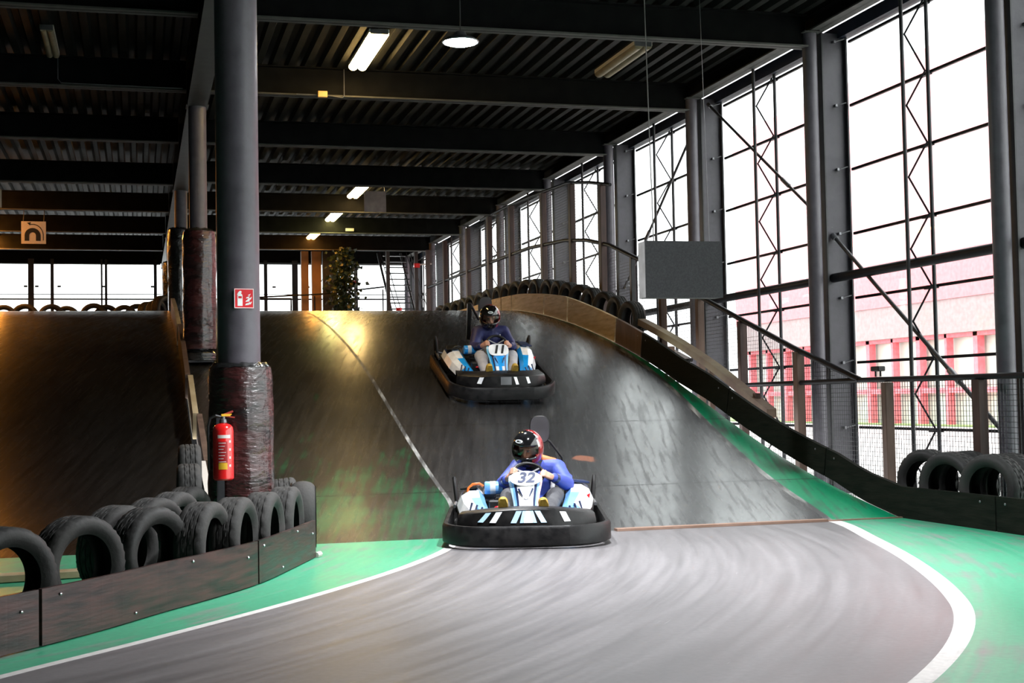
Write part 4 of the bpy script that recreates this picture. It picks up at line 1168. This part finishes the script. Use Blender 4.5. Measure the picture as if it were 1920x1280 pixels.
    sw = mb.build('steering_wheel', BPLASTIC, t, smooth=True)
    for a in (R(-90), R(30), R(150)):
        mb = MB(); mb.tube([wc + rotm @ Vector((0, 0, -.01)), wc + rotm @ Vector((.13 * math.cos(a), .13 * math.sin(a), 0))], .011, 6); mb.build('spoke', GREYM, sw)
    mb = MB(); mb.tube([wc + rotm @ Vector((0, 0, -.01)), (.0, -.5, .2)], .013, 8); mb.build('steering_column', GREYM, t)
    for sx in (-1, 1):
        mb = MB(); mb.tube([(sx * .2, -.74, .09), (sx * .2, -.74, .24)], .011, 6); mb.box((sx * .18, -.74, .235), (.09, .02, .03)); mb.build('pedal', CHROME, t)
    for a, b in (((.27, .30, .53), (.22, .02, .22)), ((-.10, .34, .53), (-.05, .04, .22))):
        mb = MB(); d = [Vector(a) + (Vector(b) - Vector(a)) * k / 6 + Vector((0, -.16 * math.sin(PI * k / 6), .03 * math.sin(PI * k / 6))) for k in range(7)]
        mb.grid([[p_ + Vector((-.02, 0, .004)), p_ + Vector((.02, 0, .004)), p_ + Vector((.02, 0, -.004)), p_ + Vector((-.02, 0, -.004))] for p_ in d], close_u=True)
        mb.build('seat_belt', GREYM, t)
    return t

# ------------------------------------------------------------------ drivers
def make_driver(label, loc, rot, J, jacket, trousers, vis_down):
    """J: joint positions in kart axes"""
    t = thing('person', label, 'person', loc, rot, group='kart drivers')
    V = {k: Vector(v) for k, v in J.items() if k != 'logo'}
    b = MB()
    def limb(a, c, r0, r1): b.cap(V[a] if isinstance(a, str) else a, r0, V[c] if isinstance(c, str) else c, r1)
    # trunk
    limb('pelvis', 'waist', .135, .125); limb('waist', 'chest', .125, .15); limb('chest', 'neck', .14, .06)
    limb('shL', 'shR', .07, .07); limb('neck', 'head', .055, .055)
    for s in 'LR':
        limb('sh' + s, 'el' + s, .055, .042); limb('el' + s, 'wr' + s, .042, .028)
        limb('pelvis', 'hip' + s, .11, .10); limb('hip' + s, 'kn' + s, .085, .058); limb('kn' + s, 'an' + s, .058, .038)
    # head: skull, jaw, nose, brow, ears
    hd = V['head']; H = Euler(J['headrot']).to_matrix()
    def hp(x, y, z): return hd + H @ Vector((x, y, z))
    b.ell(hp(0, .01, .03), (.074, .092, .1), 20, 14, rot=J['headrot'])
    b.ell(hp(0, -.03, -.05), (.055, .06, .06), 16, 10, rot=J['headrot'])
    b.cap(hp(0, -.085, .03), .012, hp(0, -.108, -.012), .016, 10)
    b.cap(hp(-.04, -.08, .045), .013, hp(.04, -.08, .045), .013, 10)
    b.cap(hp(-.022, -.085, -.045), .01, hp(.022, -.085, -.045), .01, 10)
    for sx in (-1, 1): b.ell(hp(sx * .078, .02, 0), (.012, .025, .032), 10, 8, rot=J['headrot'])
    # hands closed on the rim: palm, four unequal fingers in two bent pieces, thumb from the side
    wc = Vector((.03, -.12, .575)); Wm = Euler((R(38), 0, 0)).to_matrix()
    for s in 'LR':
        wr = V['wr' + s]; gp = V['gr' + s]               # gr = rim point that is gripped
        d = (gp - wr).normalized(); tang = (Wm @ Vector((-(gp - wc).y, (gp - wc).x, 0))).normalized()
        up = d.cross(tang).normalized()
        if up.z < 0: up = -up
        palm = wr + d * .045
        b.cap(wr, .027, palm, .03); 
        for q in (-.028, -.009, .01, .028): b.cap(wr + d * .02 + tang * q * .7, .017, gp - d * .012 + tang * q + up * .012, .0155, 10)
        for k, q in enumerate((-.033, -.011, .011, .032)):
            ln = (.026, .031, .029, .023)[k]; rr = (.0098, .0104, .0102, .0092)[k]
            k0 = gp - d * .006 + up * .024 + tang * q; k1 = gp + d * ln + up * .010 + tang * q * 1.05; k2 = k1 - up * .030 - d * .004; k3 = k2 - d * .022 - up * .006
            b.cap(k0, rr * 1.1, k1, rr, 10); b.cap(k1, rr, k2, rr * .93, 10); b.cap(k2, rr * .93, k3, rr * .85, 10)
        sg = 1 if (wc - gp).dot(tang) > 0 else -1
        tb = wr + d * .03 + tang * .028 * sg - up * .004
        tk = gp - d * .012 + tang * .055 * sg - up * .006
        b.cap(tb, .014, tk, .0115, 10); b.cap(tk, .0115, tk + d * .022 + tang * .012 * sg, .0095, 10)
    me = fuse(b, .0065, 3); me.materials.append(SKIN); body = inst('body', me, t)
    for sx in (-1, 1):
        mb = MB(); mb.ell(hp(sx * .031, -.083, .022), (.012, .008, .008), 10, 8); mb.build('eye', mat('eye_dark', (.03, .02, .015), rough=.2), t)
    mb = MB(); mb.tube([hp(-.02, -.096, -.045), hp(0, -.1, -.043), hp(.02, -.096, -.045)], .005, 6); mb.build('mouth', mat('lips', (.35, .12, .1), rough=.5), t)
    # jacket
    b = MB()
    b.cap(V['pelvis'] + Vector((0, 0, .02)), .152, V['waist'], .148, 20); b.cap(V['waist'], .148, V['chest'], .175, 20); b.cap(V['chest'], .172, V['neck'] - Vector((0, 0, .03)), .085, 18)
    b.cap(V['shL'], .092, V['shR'], .092, 18); b.cap(V['chest'] + (V['shL'] - V['chest']) * .5, .12, V['chest'] + (V['shR'] - V['chest']) * .5, .12, 18)
    rn = random.Random(5)
    for s in 'LR':
        sh, el, wr = V['sh' + s], V['el' + s], V['wr' + s]
        b.cap(sh, .086, el, .066, 18); b.cap(el, .068, wr - (wr - el).normalized() * .02, .046, 16)
        for k in range(5):                      # cloth folds
            p_ = sh + (el - sh) * (.25 + .17 * k); b.ell(p_ + Vector((rn.uniform(-.02, .02),) * 3), (.088 - .004 * k, .07, .03), 12, 8, rot=(rn.uniform(-.6, .6), rn.uniform(-.6, .6), 0))
        for k in range(3):
            p_ = el + (wr - el) * (.2 + .22 * k); b.ell(p_, (.07 - .006 * k, .05, .03), 12, 8, rot=(rn.uniform(-.5, .9), rn.uniform(-.6, .6), 0))
    for k in range(4):
        p_ = V['waist'] + (V['chest'] - V['waist']) * k / 3; b.ell(p_, (.178, .15, .028), 16, 8, rot=(rn.uniform(-.3, .3), rn.uniform(-.25, .25), 0))
    me = fuse(b, .009, 1); me.materials.append(jacket); inst('jacket', me, t)
    b = MB()
    for s in 'LR':
        el, wr = V['el' + s], V['wr' + s]; u = (wr - el).normalized(); b = MB()
        b.tube([wr - u * .05, wr - u * .012], [.049, .046], 16); b.build('cuff', KNAVY, t, smooth=True)
    # collar and shoulder yoke
    nk = V['neck']
    mb = MB(); rows = []
    for z, r_ in ((-.05, .1), (-.01, .085), (.03, .08)):
        rows.append([(nk.x + r_ * math.cos(2 * PI * j / 18), nk.y + r_ * math.sin(2 * PI * j / 18) * .95, nk.z + z + .012 * math.sin(2 * PI * j / 18)) for j in range(18)])
    mb.grid(rows, close_u=True); mb.build('collar', BLACK if jacket is JACKET else JACKETN, t, smooth=True)
    if jacket is JACKET:
        for s in 'LR':
            a = V['sh' + s]; q = a + (nk - a) * .12; e = a + (nk - a) * .72
            mb = MB(); mb.cap(q + Vector((0, .02, .058)), .036, e + Vector((0, .02, .052)), .04, 14); mb.build('orange_yoke', COLLAR, t, smooth=True)
    else:
        mb = MB(); mb.box(tuple(V['chest'] + Vector((.1, -.166, .06))), (.014, .01, .03)); mb.build('chest_badge', WHITE, t)
    # trousers
    b = MB()
    b.cap(V['pelvis'], .15, V['waist'] - Vector((0, 0, .06)), .14, 18)
    for s in 'LR':
        hp_, kn, an = V['hip' + s], V['kn' + s], V['an' + s]
        b.cap(V['pelvis'], .12, hp_, .112, 18); b.cap(hp_, .108, kn, .08, 18); b.cap(kn, .08, an - (an - kn) * .08, .06, 18)
        for k in range(4):
            b.ell(kn + (an - kn) * (.1 + .25 * k), (.078 - .005 * k, .06, .026), 12, 8, rot=(rn.uniform(.2, 1.), rn.uniform(-.4, .4), 0))
    me = fuse(b, .009, 3); me.materials.append(trousers); inst('trousers', me, t)
    # shoes: heel down, sole towards the front
    for s in 'LR':
        an, to = V['an' + s], V['to' + s]
        b = MB(); u = (to - an); hl = an + Vector((0, -.02, -.07))
        b.cap(an + Vector((0, 0, -.01)), .046, hl, .042, 14); b.cap(hl, .042, to, .043, 14); b.cap(an, .045, an + (to - an) * .6, .045, 14); b.cap(an + (to - an) * .55, .046, to, .044, 14)
        me = fuse(b, .006, 3); me.materials.append(SHOE); o = inst('shoe', me, t)
        mb = MB(); n_ = (to - hl).normalized(); f_ = Vector((0, -1, .25)).normalized(); sd = n_.cross(f_).normalized(); f_ = sd.cross(n_).normalized()
        if f_.y > 0: f_ = -f_
        rows = []
        for q, w_ in ((-.035, .028), (.0, .038), (.35, .034), (.7, .044), (1., .04), (1.2, .022)):
            L_ = (to - hl).length; c = hl + n_ * (q * L_ if q > 0 else q) + f_ * .036
            rows.append([c - sd * w_, c + sd * w_, c + sd * w_ + f_ * .014, c - sd * w_ + f_ * .014])
        mb.grid(rows, close_u=True); mb.f.append([0, 1, 2, 3]); mb.m.append(0); mb.f.append([20, 21, 22, 23]); mb.m.append(0)
        mb.build('sole', mat('mustard_sole', (.34, .2, .02), (.5, .32, .05), rough=.7, scale=30), o)
    # helmet: shell with a face opening, chin bar, tinted visor, stripe, logo
    NU, NV = 40, 26
    def shell(u, v, g=1.):
        a = 2 * PI * u; ph = -1.12 + (PI / 2 + 1.12) * v          # azimuth from the face, elevation
        x = .128 * math.cos(ph) ** .9 * math.sin(a) if ph < PI / 2 else 0
        y = -.152 * math.cos(ph) ** .9 * math.cos(a)
        z = .155 * math.sin(ph) if ph > 0 else .15 * math.sin(ph)
        if math.cos(a) > 0 and ph < -.1: y -= .022 * math.cos(a) ** 3
        return hd + H @ Vector((x * g, y * g + .012, z * g + .012)), a, ph
    mb = MB(); rows = []; info = {}
    for i in range(NV + 1):
        rw_ = []
        for j in range(NU):
            p_, a, ph = shell(j / NU, i / NV * .999)
            rw_.append(p_)
        rows.append(rw_)
    fs = []; ms = []
    for i in range(NV):
        for j in range(NU):
            _, a, ph = shell((j + .5) / NU, (i + .5) / NV)
            aa = math.atan2(math.sin(a), math.cos(a))
            if abs(aa) < 1.05 - max(0, abs(ph - .08) - .1) * .6 and -.22 < ph < .42: continue
            fs.append((i * NU + j, i * NU + (j + 1) % NU, (i + 1) * NU + (j + 1) % NU, (i + 1) * NU + j))
            side = aa if aa >= 0 else -aa
            edge = side - .95 - ph * .35 + (.25 if ph < -.3 else 0)
            ms.append(1 if (edge > .1 and (aa > 0 or edge > .7)) else (2 if edge > -.02 and aa > 0 and ph > .05 else 0))
    mb.add([q for r_ in rows for q in r_], fs, ms)
    hm = mb.build('helmet', [HELM, HELMR, HELMS], t, smooth='all')
    md = hm.modifiers.new('th', 'SOLIDIFY'); md.thickness = .018; md.offset = 1
    mb = MB(); rows = []
    lo_, hi_ = (.34, .62) if not vis_down else (-.02, .40)
    for ph in yrange(lo_, hi_, 5):
        rw_ = []
        for a in yrange(-1.15, 1.15, 16):
            rw_.append(hd + H @ Vector((.152 * math.cos(ph) ** .9 * math.sin(a), -.176 * math.cos(ph) ** .9 * math.cos(a) + .012, .172 * math.sin(ph) + .012)))
        rows.append(rw_)
    mb.grid(rows); mb.build('visor', HELM if not vis_down else VIS, hm, smooth='all')
    mb = MB(); mb.tube([hp(.075, -.04, -.07), hp(.05, -.06, -.115), hp(0, -.065, -.125), hp(-.05, -.06, -.115)], .011, 8); mb.build('chin_strap', mat('tan_strap', (.4, .27, .16), rough=.7), hm)
    mb = MB(); nrm_ = Vector((0, -.62, .78)); pl = [(.036 * math.cos(2 * PI * k / 20), .017 * math.sin(2 * PI * k / 20)) for k in range(20)]
    mb.prism(pl, 0, .004, 'XY'); lg = mb.build('logo_plate', KWHITE, hm)
    off = J.get('logo', -.02)
    M4 = Matrix.Translation(hd + H @ Vector((off, -.1425, .135))) @ H.to_4x4() @ Matrix.Rotation(R(62), 4, 'X') @ Matrix.Rotation(R(off * 200), 4, 'Y')
    lg.matrix_local = M4
    tm = text_mesh('BELL', .021, .001, 0, .0008); tm.materials.clear(); tm.materials.append(BLACK)
    o = inst('logo_lettering', tm, lg, (0, 0, .005))
    return t
VIS, nt_, b_ = nodes_of('tinted_visor')
tr_ = nt_.nodes.new('ShaderNodeBsdfTransparent'); tr_.inputs[0].default_value = (.75, .7, .68, 1)
gl_ = nt_.nodes.new('ShaderNodeBsdfGlossy'); gl_.inputs['Roughness'].default_value = .05
mx_ = nt_.nodes.new('ShaderNodeMixShader'); mx_.inputs[0].default_value = .06
nt_.links.new(tr_.outputs[0], mx_.inputs[1]); nt_.links.new(gl_.outputs[0], mx_.inputs[2]); nt_.links.new(mx_.outputs[0], nt_.nodes['Material Output'].inputs['Surface'])

def rim(a):
    return tuple(Vector((.03, -.12, .575)) + Euler((R(38), 0, 0)).to_matrix() @ Vector((.135 * math.cos(R(a)), .135 * math.sin(R(a)), 0)))
J32 = dict(pelvis=(.08, .38, .20), waist=(.10, .43, .33), chest=(.13, .41, .50), neck=(.10, .33, .64), head=(.03, .22, .765), headrot=(.30, .10, -.30), logo=-.035,
           shL=(.30, .31, .58), shR=(-.05, .40, .59), elL=(.385, .10, .46), elR=(-.20, .20, .46), wrL=(.255, -.09, .535), wrR=(-.165, -.02, .515), grL=rim(-8), grR=rim(172),
           hipL=(.17, .30, .18), hipR=(-.02, .30, .18), knL=(.27, -.10, .37), knR=(-.15, -.10, .37), anL=(.17, -.53, .22), anR=(-.20, -.53, .22), toL=(.145, -.64, .37), toR=(-.20, -.64, .38))
J11 = dict(pelvis=(.07, .40, .20), waist=(.07, .46, .34), chest=(.06, .46, .53), neck=(.04, .42, .68), head=(.02, .36, .82), headrot=(.14, .0, -.10), logo=-.01,
           shL=(.23, .42, .61), shR=(-.13, .42, .61), elL=(.31, .20, .46), elR=(-.22, .20, .46), wrL=(.235, -.05, .525), wrR=(-.175, -.05, .525), grL=rim(0), grR=rim(180),
           hipL=(.16, .30, .18), hipR=(-.03, .30, .18), knL=(.25, -.10, .40), knR=(-.19, -.10, .40), anL=(.175, -.51, .23), anR=(-.17, -.51, .23), toL=(.175, -.62, .39), toR=(-.17, -.62, .39))
K1 = ((3.255, 11.66, .012), (R(1.5), 0, R(-15.0)))
K2 = ((4.46, 17.53, zr(17.53) + .02), (R(16.3), 0, R(-2.5)))
KS = .96
for o_ in (make_kart('go_kart', 'white and light blue go-kart with number 32 at the foot of the ramp', '32', KBLUE, mat('kart_pale_blue', (.42, .62, .9), rough=.3), *K1, True),
    make_kart('go_kart', 'blue and white go-kart with number 11 coming down the ramp', '11', KBLUE2, mat('kart_sky_blue', (.2, .55, .85), rough=.3), *K2, False),
    make_driver('person in blue jacket, dark trousers and black-red helmet steering kart 32', *K1, J32, JACKET, TROUS, True),
    make_driver('person in navy jacket, pale grey trousers and helmet driving kart 11', *K2, J11, JACKETN, TROUSG, True)):
    o_.scale = (KS, KS, KS)
